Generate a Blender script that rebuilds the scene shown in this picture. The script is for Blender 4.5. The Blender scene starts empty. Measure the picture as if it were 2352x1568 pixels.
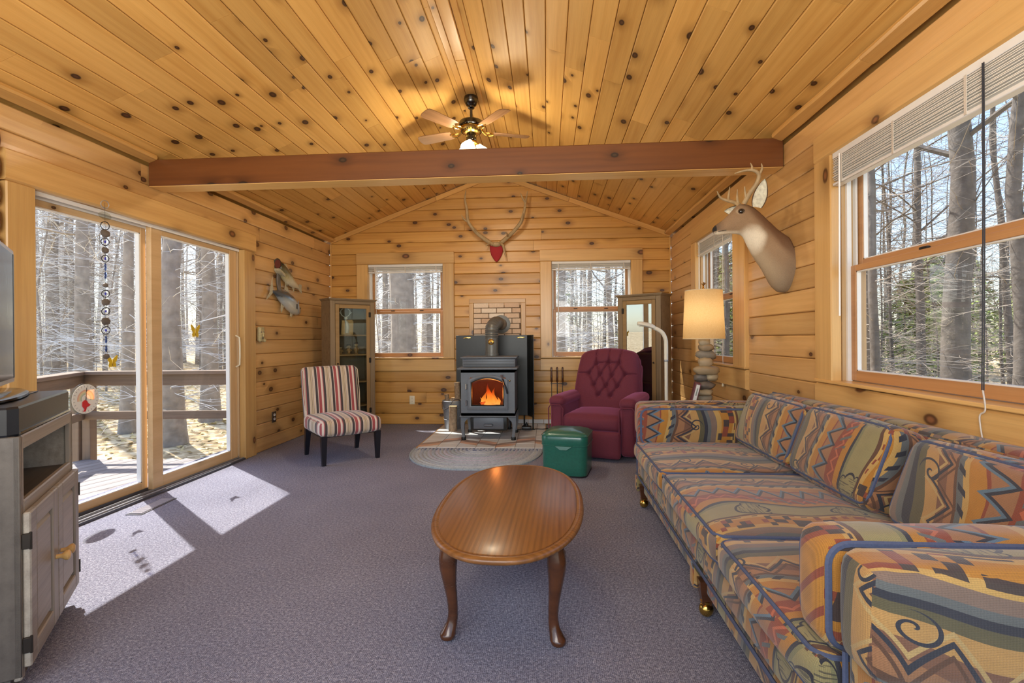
import bpy, bmesh, math, random
import numpy as np
from mathutils import Vector, Matrix, noise as mnoise
random.seed(7)
PI = math.pi
C = bpy.context.scene.collection
scene = bpy.context.scene

def lin(c):
    return tuple(((x/255)/12.92 if x/255 <= .04045 else ((x/255+.055)/1.055)**2.4) for x in c[:3]) + (1.,)

# ------------------------------------------------------------------ camera
TH, PIT, ROLL = 0.0703, -0.0011, -0.008
cam_d = bpy.data.cameras.new('camera'); cam = bpy.data.objects.new('camera', cam_d); C.objects.link(cam)
_r = Vector((math.cos(TH), math.sin(TH), 0)); _d = Vector((-math.sin(TH), math.cos(TH), 0)); _z = Vector((0, 0, 1))
_d2 = _d*math.cos(PIT)+_z*math.sin(PIT); _z2 = -_d*math.sin(PIT)+_z*math.cos(PIT)
_R = _r*math.cos(ROLL)+_z2*math.sin(ROLL); _U = -_r*math.sin(ROLL)+_z2*math.cos(ROLL)
_m = Matrix((_R, _U, -_d2)).transposed().to_4x4(); _m.translation = (0, 0, 1.15)
cam.matrix_world = _m
cam_d.sensor_width = 36; cam_d.lens = 1143.25/2352*36; cam_d.shift_y = -5.5/2352; cam_d.clip_start = .05; cam_d.clip_end = 500
scene.camera = cam

# ------------------------------------------------------------------ world, sun, added fill lights behind the camera, exposure
SUN_DIR = Vector((1.14, -.92, -1.98)).normalized()
world = bpy.data.worlds.new('sky'); scene.world = world; world.use_nodes = True
wn = world.node_tree; wn.nodes.clear()
wo = wn.nodes.new('ShaderNodeOutputWorld'); bg = wn.nodes.new('ShaderNodeBackground'); sk = wn.nodes.new('ShaderNodeTexSky')
sk.sky_type = 'NISHITA'; sk.sun_disc = False
sk.sun_elevation = math.asin(-SUN_DIR.z); sk.sun_rotation = math.atan2(-SUN_DIR.x, -SUN_DIR.y)
sk.air_density = 1.0; sk.dust_density = 1.2; sk.ozone_density = 1.0
bg.inputs['Strength'].default_value = 0.42
wn.links.new(sk.outputs[0], bg.inputs[0]); wn.links.new(bg.outputs[0], wo.inputs[0])

sd = bpy.data.lights.new('sun', 'SUN'); sd.energy = 9.5; sd.angle = math.radians(.6); sd.color = (1, .94, .84)
so = bpy.data.objects.new('sun', sd); C.objects.link(so); so.rotation_euler = SUN_DIR.to_track_quat('-Z', 'Y').to_euler()

def area(name, loc, target, sx, sy, power, col=(1, .96, .9)):
    l = bpy.data.lights.new(name, 'AREA'); l.shape = 'RECTANGLE'; l.size = sx; l.size_y = sy; l.energy = power; l.color = col
    o = bpy.data.objects.new(name, l); C.objects.link(o); o.location = loc
    o.rotation_euler = (Vector(target)-Vector(loc)).to_track_quat('-Z', 'Y').to_euler(); return o
area('fill_light_front', (-.7, -1.6, 2.55), (-.7, 4.5, 1.5), 3.4, 1.6, 22)  # added fill light behind the camera, no lamp of the house
area('fill_light_up', (-.7, -.5, 1.7), (-.7, 2.6, 3.6), 2.6, 1.2, 115)  # added fill aimed at the ceiling for bounce, no real fixture

scene.view_settings.view_transform = 'Standard'; scene.view_settings.look = 'None'
scene.view_settings.gamma = 1; scene.view_settings.use_curve_mapping = False
scene.view_settings.exposure = 0.0
cy = scene.cycles
cy.use_denoising = True; cy.use_adaptive_sampling = True; cy.adaptive_threshold = .02; cy.max_bounces = 8; cy.diffuse_bounces = 4; cy.glossy_bounces = 3; cy.transmission_bounces = 4
cy.transparent_max_bounces = 12; cy.sample_clamp_indirect = 6; cy.caustics_reflective = False; cy.caustics_refractive = False

# ------------------------------------------------------------------ mesh helpers
class MB:
    def __init__(s): s.v = []; s.f = []; s.mi = []; s.cur = 0; s.uv = None
    def add(s, vs, fs, M=None):
        b = len(s.v)
        for p in vs:
            p = Vector(p)
            if M is not None: p = M @ p
            s.v.append(p)
        for f in fs: s.f.append([b+i for i in f]); s.mi.append(s.cur)
        return s
    def box(s, c, d, bev=0, seg=2, M=None):
        x, y, z = d[0]/2, d[1]/2, d[2]/2; c = Vector(c)
        if bev:
            bm = bmesh.new(); bmesh.ops.create_cube(bm, size=1)
            for v in bm.verts: v.co = Vector((v.co.x*d[0], v.co.y*d[1], v.co.z*d[2]))
            bmesh.ops.bevel(bm, geom=list(bm.edges), offset=min(bev, .49*min(d)), segments=seg, profile=.5, affect='EDGES')
            bm.verts.index_update()
            vs = [v.co+c for v in bm.verts]; fs = [[v.index for v in f.verts] for f in bm.faces]; bm.free()
            return s.add(vs, fs, M)
        vs = [c+Vector((a*x, b*y, e*z)) for a in (-1, 1) for b in (-1, 1) for e in (-1, 1)]
        return s.add(vs, [(0, 1, 3, 2), (4, 6, 7, 5), (0, 4, 5, 1), (2, 3, 7, 6), (0, 2, 6, 4), (1, 5, 7, 3)], M)
    def b2(s, lo, hi, bev=0, seg=2, M=None):
        lo, hi = Vector(lo), Vector(hi); return s.box((lo+hi)/2, hi-lo, bev, seg, M)
    def rings(s, rs, caps=True, closed=False, M=None):
        n = len(rs[0]); vs = [p for r in rs for p in r]; fs = []
        k = len(rs)
        for i in range(k if closed else k-1):
            j = (i+1) % k
            for a in range(n):
                b = (a+1) % n; fs.append((i*n+a, i*n+b, j*n+b, j*n+a))
        if caps and not closed: fs.append(list(range(n))[::-1]); fs.append([(k-1)*n+a for a in range(n)])
        return s.add(vs, fs, M)
    def lathe(s, prof, n=24, M=None, caps=True, sx=1, sy=1):
        return s.rings([[(r*math.cos(2*PI*a/n)*sx, r*math.sin(2*PI*a/n)*sy, z) for a in range(n)] for r, z in prof], caps, False, M)
    def tube(s, pts, rad, n=8, caps=True, closed=False, M=None, flat=1.0):
        pts = [Vector(p) for p in pts]; k = len(pts)
        if not hasattr(rad, '__len__'): rad = [rad]*k
        rs = []; ref = None
        for i in range(k):
            if closed: t = pts[(i+1) % k]-pts[i-1]
            else: t = pts[min(i+1, k-1)]-pts[max(i-1, 0)]
            t = t.normalized() if t.length > 1e-9 else Vector((0, 0, 1))
            if ref is None:
                ref = Vector((0, 0, 1)) if abs(t.z) < .9 else Vector((1, 0, 0))
            x = ref-t*ref.dot(t)
            if x.length < 1e-6: x = t.orthogonal()
            x.normalize(); y = t.cross(x); ref = x
            rs.append([pts[i]+x*(math.cos(2*PI*a/n)*rad[i]*flat)+y*(math.sin(2*PI*a/n)*rad[i]) for a in range(n)])
        return s.rings(rs, caps, closed, M)
    def prism(s, poly, z0, z1, M=None, inset=0):
        n = len(poly)
        if inset:
            cx = sum(p[0] for p in poly)/n; cyy = sum(p[1] for p in poly)/n
            def sc(p, k):
                d = math.hypot(p[0]-cx, p[1]-cyy) or 1; q = 1-k/d; return (cx+(p[0]-cx)*q, cyy+(p[1]-cyy)*q)
            rs = [[(*sc(p, inset), z0) for p in poly], [(*p, z0+inset) for p in poly], [(*p, z1-inset) for p in poly], [(*sc(p, inset), z1) for p in poly]]
        else: rs = [[(p[0], p[1], z0) for p in poly], [(p[0], p[1], z1) for p in poly]]
        return s.rings(rs, True, False, M)
    def blob(s, c, d, n=10, amp=0, fr=3, seed=0, e=1.0, M=None):   # rounded stone / ball
        c = Vector(c); rs = []
        def pw(x): return math.copysign(abs(x)**e, x)
        for i in range(n+1):
            th = PI*i/n; ring = []
            for a in range(2*n):
                ph = 2*PI*a/(2*n)
                q = Vector((pw(math.sin(th))*pw(math.cos(ph)), pw(math.sin(th))*pw(math.sin(ph)), -pw(math.cos(th))))
                k = 1+(amp*mnoise.noise(q*fr*.5+Vector((seed*3.1, seed, 0))) if amp else 0)
                ring.append(c+Vector((q.x*d[0]*k, q.y*d[1]*k, q.z*d[2]*k)))
            rs.append(ring)
        return s.rings(rs, False, False, M)
    def cushion(s, c, d, r=.03, puff=(0, 0, 0), n=10, M=None, fn=None):   # rounded box, faces puffed along their axis
        c = Vector(c); h = Vector(d)/2; r = min(r, min(h)*.98)
        for ax in range(3):
            for sg in (-1, 1):
                b1, b2 = (ax+1) % 3, (ax+2) % 3; vs = []; fs = []
                def ease(t): return math.copysign(1-(1-abs(t))**1.6, t)
                for i in range(n+1):
                    for j in range(n+1):
                        u, v = ease(-1+2*i/n), ease(-1+2*j/n)
                        p = Vector((0, 0, 0)); p[ax] = sg*h[ax]; p[b1] = u*h[b1]; p[b2] = v*h[b2]
                        q = Vector([max(-(h[k]-r), min(h[k]-r, p[k])) for k in range(3)])
                        dd = p-q
                        if dd.length > 1e-9: p = q+dd.normalized()*r
                        p[ax] += sg*puff[ax]*(1-u*u)*(1-v*v)
                        if fn: p = fn(p)
                        vs.append(c+p)
                for i in range(n):
                    for j in range(n):
                        a = i*(n+1)+j; f = (a, a+n+1, a+n+2, a+1); fs.append(f if sg > 0 else f[::-1])
                s.add(vs, fs, M)
        return s
    def mesh(s, name, mats, smooth=40, merge=1e-5):
        me = bpy.data.meshes.new(name); me.from_pydata([tuple(p) for p in s.v], [], s.f)
        if not isinstance(mats, (list, tuple)): mats = [mats]
        for m in mats: me.materials.append(m)
        if len(mats) > 1: me.polygons.foreach_set('material_index', s.mi)
        bm = bmesh.new(); bm.from_mesh(me)
        if merge: bmesh.ops.remove_doubles(bm, verts=bm.verts, dist=merge)
        bmesh.ops.recalc_face_normals(bm, faces=bm.faces)
        bm.to_mesh(me); bm.free()
        if smooth:
            me.shade_smooth(); me.set_sharp_from_angle(angle=math.radians(smooth))
        return me
    def build(s, name, mats, parent=None, loc=(0, 0, 0), rot=(0, 0, 0), smooth=40, merge=1e-5, uv=None):
        me = s.mesh(name, mats, smooth, merge)
        if uv: boxuv(me, uv)
        return link(name, me, parent, loc, rot)

def link(name, me, parent=None, loc=(0, 0, 0), rot=(0, 0, 0)):
    o = bpy.data.objects.new(name, me); C.objects.link(o)
    if parent is not None: o.parent = parent
    o.location = loc; o.rotation_euler = rot; return o

def boxuv(me, mode):
    uv = me.uv_layers.new(name='UVMap'); nl = me.loops; d = uv.data
    for p in me.polygons:
        n = p.normal; ax = max(range(3), key=lambda k: abs(n[k]))
        for li in p.loop_indices:
            co = me.vertices[nl[li].vertex_index].co
            d[li].uv = mode(co, ax, n)

def thing(name, label, cat, loc=(0, 0, 0), rotz=0, group=None):
    o = bpy.data.objects.new(name, None); C.objects.link(o); o.location = loc; o.rotation_euler = (0, 0, rotz)
    o.empty_display_size = .05
    return tag(o, label, cat, group)
def tag(o, label=None, cat=None, group=None, kind=None):
    if label: o['label'] = label
    if cat: o['category'] = cat
    if group: o['group'] = group
    if kind: o['kind'] = kind
    return o
def struct(name, loc=(0, 0, 0), rotz=0):
    o = bpy.data.objects.new(name, None); C.objects.link(o); o.location = loc; o.rotation_euler = (0, 0, rotz)
    o.empty_display_size = .05; o['kind'] = 'structure'; return o
def children(o): return [c for c in C.objects if c.parent is o]
def dup(o, parent=None, label=None):
    kids = list(o.children)
    c = o.copy(); C.objects.link(c)
    if parent is not None: c.parent = parent
    if label: c['label'] = label
    for k in kids: dup(k, c)
    return c
def RZ(a): return Matrix.Rotation(a, 4, 'Z')
def T(x, y, z): return Matrix.Translation((x, y, z))
def arc(cx, cyy, r, a0, a1, n): return [(cx+r*math.cos(a0+(a1-a0)*i/n), cyy+r*math.sin(a0+(a1-a0)*i/n)) for i in range(n+1)]
def rrect(w, h, r, n=5):
    o = []
    for sx, sy, a in ((1, 1, 0), (-1, 1, PI/2), (-1, -1, PI), (1, -1, 1.5*PI)):
        o += arc(sx*(w/2-r), sy*(h/2-r), r, a, a+PI/2, n)
    return o
def spline(pts, n=6):
    pts = [Vector(p) for p in pts]; o = []
    for i in range(len(pts)-1):
        p0, p1, p2, p3 = pts[max(i-1, 0)], pts[i], pts[i+1], pts[min(i+2, len(pts)-1)]
        for k in range(n):
            t = k/n
            o.append(.5*((2*p1)+(p2-p0)*t+(2*p0-5*p1+4*p2-p3)*t*t+(3*p1-p0-3*p2+p3)*t**3))
    o.append(pts[-1]); return o
def lerp_list(v, n):
    o = []
    for i in range(len(v)-1):
        for k in range(n): o.append(v[i]+(v[i+1]-v[i])*k/n)
    o.append(v[-1]); return o
# ------------------------------------------------------------------ materials
class X:
    """a float socket with operators that add Math nodes"""
    def __init__(s, nt, k): s.nt = nt; s.k = k
    def op(s, o, *a):
        n = s.nt.nodes.new('ShaderNodeMath'); n.operation = o
        for i, v in enumerate((s,)+a):
            if isinstance(v, X): s.nt.links.new(v.k, n.inputs[i])
            else: n.inputs[i].default_value = v
        return X(s.nt, n.outputs[0])
    def __add__(s, b): return s.op('ADD', b)
    __radd__ = __add__
    def __sub__(s, b): return s.op('SUBTRACT', b)
    def __rsub__(s, b): return (s*-1)+b
    def __mul__(s, b): return s.op('MULTIPLY', b)
    __rmul__ = __mul__
    def __truediv__(s, b): return s.op('DIVIDE', b)
    def sin(s): return s.op('SINE')
    def abs(s): return s.op('ABSOLUTE')
    def fract(s): return s.op('FRACT')
    def floor(s): return s.op('FLOOR')
    def lt(s, b): return s.op('LESS_THAN', b)
    def gt(s, b): return s.op('GREATER_THAN', b)
    def max(s, b): return s.op('MAXIMUM', b)
    def min(s, b): return s.op('MINIMUM', b)
    def pow(s, b): return s.op('POWER', b)
    def sqrt(s): return s.op('SQRT')
    def tri(s, p): return s.op('PINGPONG', p)
    def exp(s): return s.op('EXPONENT')
    def ss(s, a, b):
        n = s.nt.nodes.new('ShaderNodeMapRange'); n.interpolation_type = 'SMOOTHSTEP'
        s.nt.links.new(s.k, n.inputs[0]); n.inputs[1].default_value = a; n.inputs[2].default_value = b; return X(s.nt, n.outputs[0])
    def clamp(s): return s.max(0.).min(1.)

class NT:
    def __init__(s, name):
        s.m = bpy.data.materials.new(name); s.m.use_nodes = True; s.t = s.m.node_tree; s.t.nodes.clear()
        s.out = s.t.nodes.new('ShaderNodeOutputMaterial'); s.L = s.t.links.new
    def n(s, k, **kw):
        n = s.t.nodes.new('ShaderNode'+k)
        for a, b in kw.items(): setattr(n, a, b)
        return n
    def x(s, sock): return X(s.t, sock)
    def coord(s, which='Object', rnd=True):
        v = s.n('TexCoord').outputs[which]
        if rnd:
            r = s.n('ObjectInfo').outputs['Random']; m = s.n('VectorMath', operation='SCALE'); m.inputs[0].default_value = (31.7, 17.3, 9.1)
            s.L(r, m.inputs['Scale']); a = s.n('VectorMath', operation='ADD'); s.L(v, a.inputs[0]); s.L(m.outputs[0], a.inputs[1]); v = a.outputs[0]
        return v
    def rand(s): return s.x(s.n('ObjectInfo').outputs['Random'])
    def sep(s, v):
        n = s.n('SeparateXYZ'); s.L(v, n.inputs[0]); return [s.x(o) for o in n.outputs]
    def comb(s, *a):
        n = s.n('CombineXYZ')
        for i, v in enumerate(a):
            if isinstance(v, X): s.L(v.k, n.inputs[i])
            else: n.inputs[i].default_value = v
        return n.outputs[0]
    def noise(s, v, scale, detail=2, rough=.5, dist=0, out=0):
        n = s.n('TexNoise'); n.inputs['Scale'].default_value = scale; n.inputs['Detail'].default_value = detail
        n.inputs['Roughness'].default_value = rough; n.inputs['Distortion'].default_value = dist
        if v is not None: s.L(v, n.inputs['Vector'])
        return s.x(n.outputs[out])
    def vor(s, v, scale, **kw):
        n = s.n('TexVoronoi', **kw); n.inputs['Scale'].default_value = scale
        if v is not None: s.L(v, n.inputs['Vector'])
        return n
    def ramp(s, f, stops, interp='LINEAR'):
        n = s.n('ValToRGB'); e = n.color_ramp; e.interpolation = interp
        while len(e.elements) < len(stops): e.elements.new(1)
        for q, (p, c) in zip(e.elements, stops): q.position = p; q.color = lin(c)
        s.L(f.k, n.inputs[0]); return n.outputs[0]
    def mix(s, f, a, b, mode='MIX'):
        n = s.n('Mix', data_type='RGBA', blend_type=mode)
        for i, v in ((0, f), (6, a), (7, b)):
            if isinstance(v, X): s.L(v.k, n.inputs[i])
            elif hasattr(v, 'is_linked'): s.L(v, n.inputs[i])
            elif isinstance(v, (int, float)): n.inputs[i].default_value = v
            else: n.inputs[i].default_value = lin(v)
        return n.outputs[2]
    def scale(s, c, f):
        n = s.n('VectorMath', operation='SCALE'); s.L(c, n.inputs[0]); s.L(f.k, n.inputs['Scale']); return n.outputs[0]
    def bsdf(s, col=None, rough=.5, metal=0, bump=None, bstr=.3, bdist=.01, **kw):
        p = s.n('BsdfPrincipled')
        if hasattr(col, 'is_linked'): s.L(col, p.inputs['Base Color'])
        elif col is not None: p.inputs['Base Color'].default_value = lin(col)
        if isinstance(rough, X): s.L(rough.k, p.inputs['Roughness'])
        else: p.inputs['Roughness'].default_value = rough
        p.inputs['Metallic'].default_value = metal
        for k, v in kw.items(): p.inputs[k.replace('_', ' ')].default_value = v
        if bump is not None:
            b = s.n('Bump'); b.inputs['Strength'].default_value = bstr; b.inputs['Distance'].default_value = bdist
            s.L(bump.k, b.inputs['Height']); s.L(b.outputs[0], p.inputs['Normal'])
        s.L(p.outputs[0], s.out.inputs[0]); s.p = p; return s.m

def wood(name, light, dark, knot=(58, 34, 18), rough=.32, ks=3.4, kprob=.6, kmin=.007, kmax=.014, grain=1.0, var=.14, fiber=.10, coat=0.0, ringw=.07):
    t = NT(name); v = t.coord(); x, y, z = t.sep(v)
    vo = t.vor(t.comb(x*.62, y, 0), ks, voronoi_dimensions='2D'); vo.inputs['Randomness'].default_value = 1
    dm = t.x(vo.outputs['Distance'])/ks
    cr, cg, cb = [t.x(o) for o in _sepc(t, vo.outputs['Color'])]
    on = cr.lt(kprob)
    q = dm/(cg*kmax+kmin)
    halo = (1-q/5.0).clamp().pow(2.0)*on
    km = (1-q.ss(.8, 1.25))*on
    core = (1-q.ss(.25, .75))*on
    yy = y+t.noise(t.comb(x*.9, y*3, z*3), 1.0, 2)*.035+halo*.045
    g = t.noise(t.comb(x*.8, yy*15*grain, z*15*grain), 1.0, 4, .6)
    rings = (yy*150*grain+t.noise(t.comb(x*.6, y*6, z*6), 1.0, 1)*9).sin()*.5+.5
    f = t.noise(t.comb(x*5, y*240, z*240), 1.0, 2)
    k = (g*(.92-ringw)+rings*ringw+halo*.25).ss(.25, .9)
    col = t.mix(k, light, dark)
    col = t.scale(col, (t.rand()*2-1)*var+(f-.5)*(2*fiber)+1.0)
    col = t.mix(halo*.75, col, tuple(int(a*.62) for a in dark))
    col = t.mix(km*.95, col, knot)
    col = t.mix(core*.45, col, tuple(min(255, int(a*1.9+18)) for a in knot))
    t.bsdf(col, (g*.12+(rough-.06)), 0, g+f*.4-km*.4, .10, .004)
    if coat: t.p.inputs['Coat Weight'].default_value = coat; t.p.inputs['Coat Roughness'].default_value = .18
    return t.m
def _sepc(t, c):
    n = t.n('SeparateColor'); t.L(c, n.inputs[0]); return n.outputs

def plain(name, c, rough=.5, metal=0, var=.08, sc=30, bump=.08, bd=.002, detail=3, rnd=True, **kw):
    t = NT(name); v = t.coord(rnd=rnd); n = t.noise(v, sc, detail)
    col = t.mix(n, tuple(int(a*(1-var)) for a in c), tuple(min(255, int(a*(1+var))) for a in c))
    return t.bsdf(col, rough, metal, n, bump, bd, **kw)
def emis(name, c, s):
    t = NT(name); n = t.noise(t.coord(), 8, 1); e = t.n('Emission'); t.L(t.mix(n*.15, c, tuple(int(a*.9) for a in c)), e.inputs[0]); e.inputs[1].default_value = s
    t.L(e.outputs[0], t.out.inputs[0]); return t.m

M = {}
M['ceiling'] = wood('knotty_pine_ceiling', (220, 172, 97), (194, 140, 67), knot=(52, 30, 16), ks=3.9, kprob=.85, kmin=.008, kmax=.014, rough=.5, coat=.0)
M['ceiling'].node_tree.nodes['Principled BSDF'].inputs['Specular IOR Level'].default_value = .25
M['log_back'] = wood('amber_pine_log', (206, 157, 84), (176, 121, 54), knot=(56, 32, 16), ks=3.8, kprob=.9, kmin=.009, kmax=.015, rough=.36)
M['log_side'] = wood('honey_pine_log', (210, 168, 110), (184, 138, 80), knot=(66, 40, 24), ks=3.5, kprob=.85, kmin=.009, kmax=.016, rough=.30, coat=.2)
M['casing'] = wood('pine_casing', (214, 173, 110), (188, 142, 82), knot=(84, 52, 30), ks=2.4, kprob=.55, kmin=.010, kmax=.02, rough=.32, coat=.1)
M['trim'] = wood('pine_trim', (212, 166, 98), (188, 136, 70), ks=3, kprob=.25, rough=.32)
M['sash'] = wood('window_sash_pine', (186, 138, 90), (158, 110, 66), ks=3, kprob=.05, rough=.4)
M['doorwood'] = wood('door_frame_pine', (202, 170, 126), (178, 144, 100), ks=3, kprob=.12, rough=.4)
M['beam'] = wood('shaded_beam', (112, 67, 34), (84, 45, 21), knot=(36, 24, 14), ks=3.4, kprob=.85, kmin=.010, kmax=.015, rough=.34, var=.05)  # shade on the beam's front put into a darker wood colour
M['beam_under'] = wood('lit_beam_underside', (226, 186, 116), (204, 156, 86), ks=2.4, kprob=.3, rough=.4)  # paler copy: light on the beam's underside put into the colour
M['back'] = plain('wall_backing', (96, 58, 26), .7, bump=.2, sc=20)
M['oak'] = wood('oak_table', (132, 86, 42), (84, 50, 24), ks=1, kprob=0., grain=2.0, rough=.34, var=.02, fiber=.22, coat=.18, ringw=.20)
M['oakdark'] = wood('oak_table_leg', (84, 48, 26), (52, 28, 14), ks=1, kprob=0., grain=1.4, rough=.26, var=.03, coat=.3)
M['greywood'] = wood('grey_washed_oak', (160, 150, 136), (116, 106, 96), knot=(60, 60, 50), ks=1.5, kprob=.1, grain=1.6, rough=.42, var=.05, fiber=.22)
M['greydark'] = wood('grey_oak_inside_and_shade', (92, 84, 76), (66, 58, 52), ks=1.5, kprob=.1, grain=1.6, rough=.5, var=.05)  # cabinet inside, also the painted shade of its near side
M['curio'] = wood('weathered_curio_wood', (142, 122, 94), (108, 88, 64), knot=(60, 46, 34), ks=2, kprob=.2, grain=1.4, rough=.5, var=.06)
M['curio_door'] = wood('curio_door_wood', (160, 130, 86), (128, 98, 58), ks=2, kprob=.2, grain=1.4, rough=.5, var=.05)
M['curio_in'] = plain('curio_inside', (126, 112, 90), .6, sc=12)
M['deck'] = wood('weathered_deck', (150, 144, 142), (110, 104, 106), knot=(80, 74, 72), ks=2, kprob=.3, rough=.75, var=.12, fiber=.2)
M['deckrail'] = wood('weathered_rail', (136, 118, 102), (104, 88, 76), knot=(70, 60, 50), ks=2, kprob=.3, rough=.8, var=.08, fiber=.2)
M['firewood'] = plain('bark', (138, 118, 96), .9, sc=40, var=.35, bump=.8, bd=.01, detail=5)
M['logend'] = plain('cut_log_end', (206, 176, 130), .8, sc=60, var=.12)
M['white'] = plain('white_vinyl', (228, 228, 226), .4, var=.02)
M['offwhite'] = plain('ivory_plastic', (224, 214, 186), .4, var=.03)
M['blind'] = plain('blind_slats', (238, 236, 230), .45, var=.03)
M['alu'] = plain('aluminium_track', (186, 188, 192), .35, .6, var=.04)
M['dkalu'] = plain('dark_track', (84, 84, 90), .4, .4, var=.06)
M['black'] = plain('black_plastic', (26, 27, 30), .35, var=.1)
M['blackgloss'] = plain('gloss_black', (12, 12, 14), .12, var=.1)
M['stove'] = plain('stove_iron', (98, 104, 112), .42, .1, var=.06, sc=60, bump=.15)
M['shield'] = plain('heat_shield_paint', (34, 37, 38), .36, .2, var=.08)
M['pipe'] = plain('flue_pipe_paint', (104, 104, 100), .36, .2, var=.06)
M['brass'] = plain('brass', (206, 168, 88), .2, 1.0, var=.05)
M['chrome'] = plain('chrome', (214, 214, 216), .15, 1.0, var=.03)
M['hinge'] = plain('dark_hinge', (52, 46, 40), .45, .6, var=.1)
M['blackwood'] = plain('black_stained_leg', (24, 24, 32), .3, var=.1)
M['maroon'] = plain('maroon_velvet', (100, 38, 54), .85, var=.10, sc=90, bump=.25, bd=.002, Sheen_Weight=.6, Sheen_Roughness=.4)
M['maroon'].node_tree.nodes['Principled BSDF'].inputs['Sheen Tint'].default_value = lin((190, 110, 150))
M['green'] = plain('green_vinyl', (34, 98, 84), .3, var=.12, sc=70, bump=.12, bd=.002, Coat_Weight=.3)
M['navy'] = plain('blue_piping', (74, 84, 112), .8, var=.12, sc=200, bump=.3, bd=.001)
M['lamp_white'] = plain('cream_enamel', (222, 222, 210), .35, var=.02)
M['antler'] = plain('antler', (168, 146, 110), .55, var=.22, sc=25, bump=.4, bd=.004)
M['redfelt'] = plain('red_felt', (164, 44, 50), .9, var=.08, sc=120, bump=.3, bd=.001)
M['galv'] = plain('galvanised_steel', (150, 156, 164), .45, .55, var=.14, sc=22, bump=.1)
M['bird_red'] = plain('red_print', (206, 48, 50), .4, var=.05)
M['yellow'] = plain('yellow_film', (212, 178, 40), .35, var=.06)
M['cord'] = plain('blind_cord', (206, 198, 186), .7, var=.05)
M['darkcord'] = plain('dark_cord', (40, 40, 48), .7, var=.05)
M['brownplate'] = plain('brown_plate', (58, 46, 36), .4, var=.08)
M['bark'] = plain('hazy_grey_bark', (142, 134, 126), .9, sc=7, var=.34, bump=.8, bd=.03, detail=5)  # haze around the backlit trees put into a brighter bark colour
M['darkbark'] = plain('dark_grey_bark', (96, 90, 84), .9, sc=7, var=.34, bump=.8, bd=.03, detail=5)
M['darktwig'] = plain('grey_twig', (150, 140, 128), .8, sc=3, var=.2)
M['twig'] = plain('lit_pale_twig', (236, 228, 214), .8, sc=3, var=.2)  # raised albedo paints the sunlight on the twigs
M['mortar'] = plain('mortar', (122, 100, 78), .9, sc=80, var=.1)
M['grout'] = plain('grout', (120, 112, 104), .9, sc=80, var=.1)
M['ridge_black'] = plain('fan_black_enamel', (16, 15, 14), .15, var=.1, Coat_Weight=.5)
M['blade'] = wood('fan_blade', (150, 112, 78), (112, 80, 54), ks=1, kprob=0, grain=1.3, rough=.22, var=.03, coat=.4)

def glass(name, refl=.06, tint=(255, 255, 255), rough=.0):
    t = NT(name); n = t.noise(t.coord(), 3, 1)
    tr = t.n('BsdfTransparent'); tr.inputs[0].default_value = lin(tint); gl = t.n('BsdfGlossy'); gl.inputs['Roughness'].default_value = rough
    fr = t.n('LayerWeight'); fr.inputs['Blend'].default_value = .5
    mx = t.n('MixShader'); f = (t.x(fr.outputs['Facing']).pow(4.0)*.45+n*.004+refl*.5).clamp(); t.L(f.k, mx.inputs[0]); t.L(tr.outputs[0], mx.inputs[1]); t.L(gl.outputs[0], mx.inputs[2])
    t.L(mx.outputs[0], t.out.inputs[0]); return t.m
M['glass'] = glass('window_glass', .03)
M['cabglass'] = glass('cabinet_glass', .04, (235, 238, 235))
M['stoveglass'] = glass('sooty_stove_glass', .03, (214, 190, 170))
M['mirrorglass'] = glass('reflecting_cabinet_glass', .75, (225, 230, 228))
M['plexi'] = glass('clear_acrylic', .05, (238, 240, 236))

# carpet: mauve grey loop pile
t = NT('mauve_carpet'); v = t.coord(rnd=False)
a = t.noise(v, 260, 2, .7); b = t.noise(v, 85, 3, .7); c_ = t.noise(v, 1.6, 2)
vx = t.sep(v); rib = (vx[0]*900).sin()*.5+.5
col = t.ramp(a*.5+b*.42+rib*.05+c_*.08, [(.32, (46, 46, 58)), (.46, (106, 107, 126)), (.55, (140, 142, 163)), (.68, (206, 207, 220))])
M['carpet'] = t.bsdf(col, .95, 0, a+b, .9, .006)

# leaf litter ground
t = NT('leaf_litter'); v = t.coord(rnd=False)
vo = t.vor(v, 9); a = t.noise(v, 5, 5, .7); b = t.noise(v, .35, 3)
cr = t.x(_sepc(t, vo.outputs['Color'])[0])
col = t.ramp(cr*.5+a*.4+b*.25, [(.25, (112, 92, 66)), (.5, (188, 164, 122)), (.75, (224, 206, 168)), (1, (240, 228, 200))])
M['litter'] = t.bsdf(col, .95, 0, a, .8, .04)
M['leaf'] = plain('dry_leaf', (206, 180, 132), .9, sc=2, var=.3)
M['needle'] = plain('pine_needles', (132, 146, 78), .85, sc=1.2, var=.3)

# lamp shade: woven cloth that lets light through
t = NT('linen_shade'); v = t.coord(rnd=False); a = t.noise(v, 140, 3, .7)
col = t.mix(a, (206, 172, 116), (236, 210, 164)); d1 = t.n('BsdfDiffuse'); d2 = t.n('BsdfTranslucent'); mx = t.n('MixShader'); mx.inputs[0].default_value = .5
t.L(col, d1.inputs[0]); t.L(col, d2.inputs[0]); t.L(d1.outputs[0], mx.inputs[1]); t.L(d2.outputs[0], mx.inputs[2]); t.L(mx.outputs[0], t.out.inputs[0]); M['shade'] = t.m
# frosted fan shade, lit bulb
M['frost'] = emis('lit_frosted_glass', (255, 236, 196), 5.0)
M['bulb'] = emis('lit_bulb', (255, 228, 170), 6.0)

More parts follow.
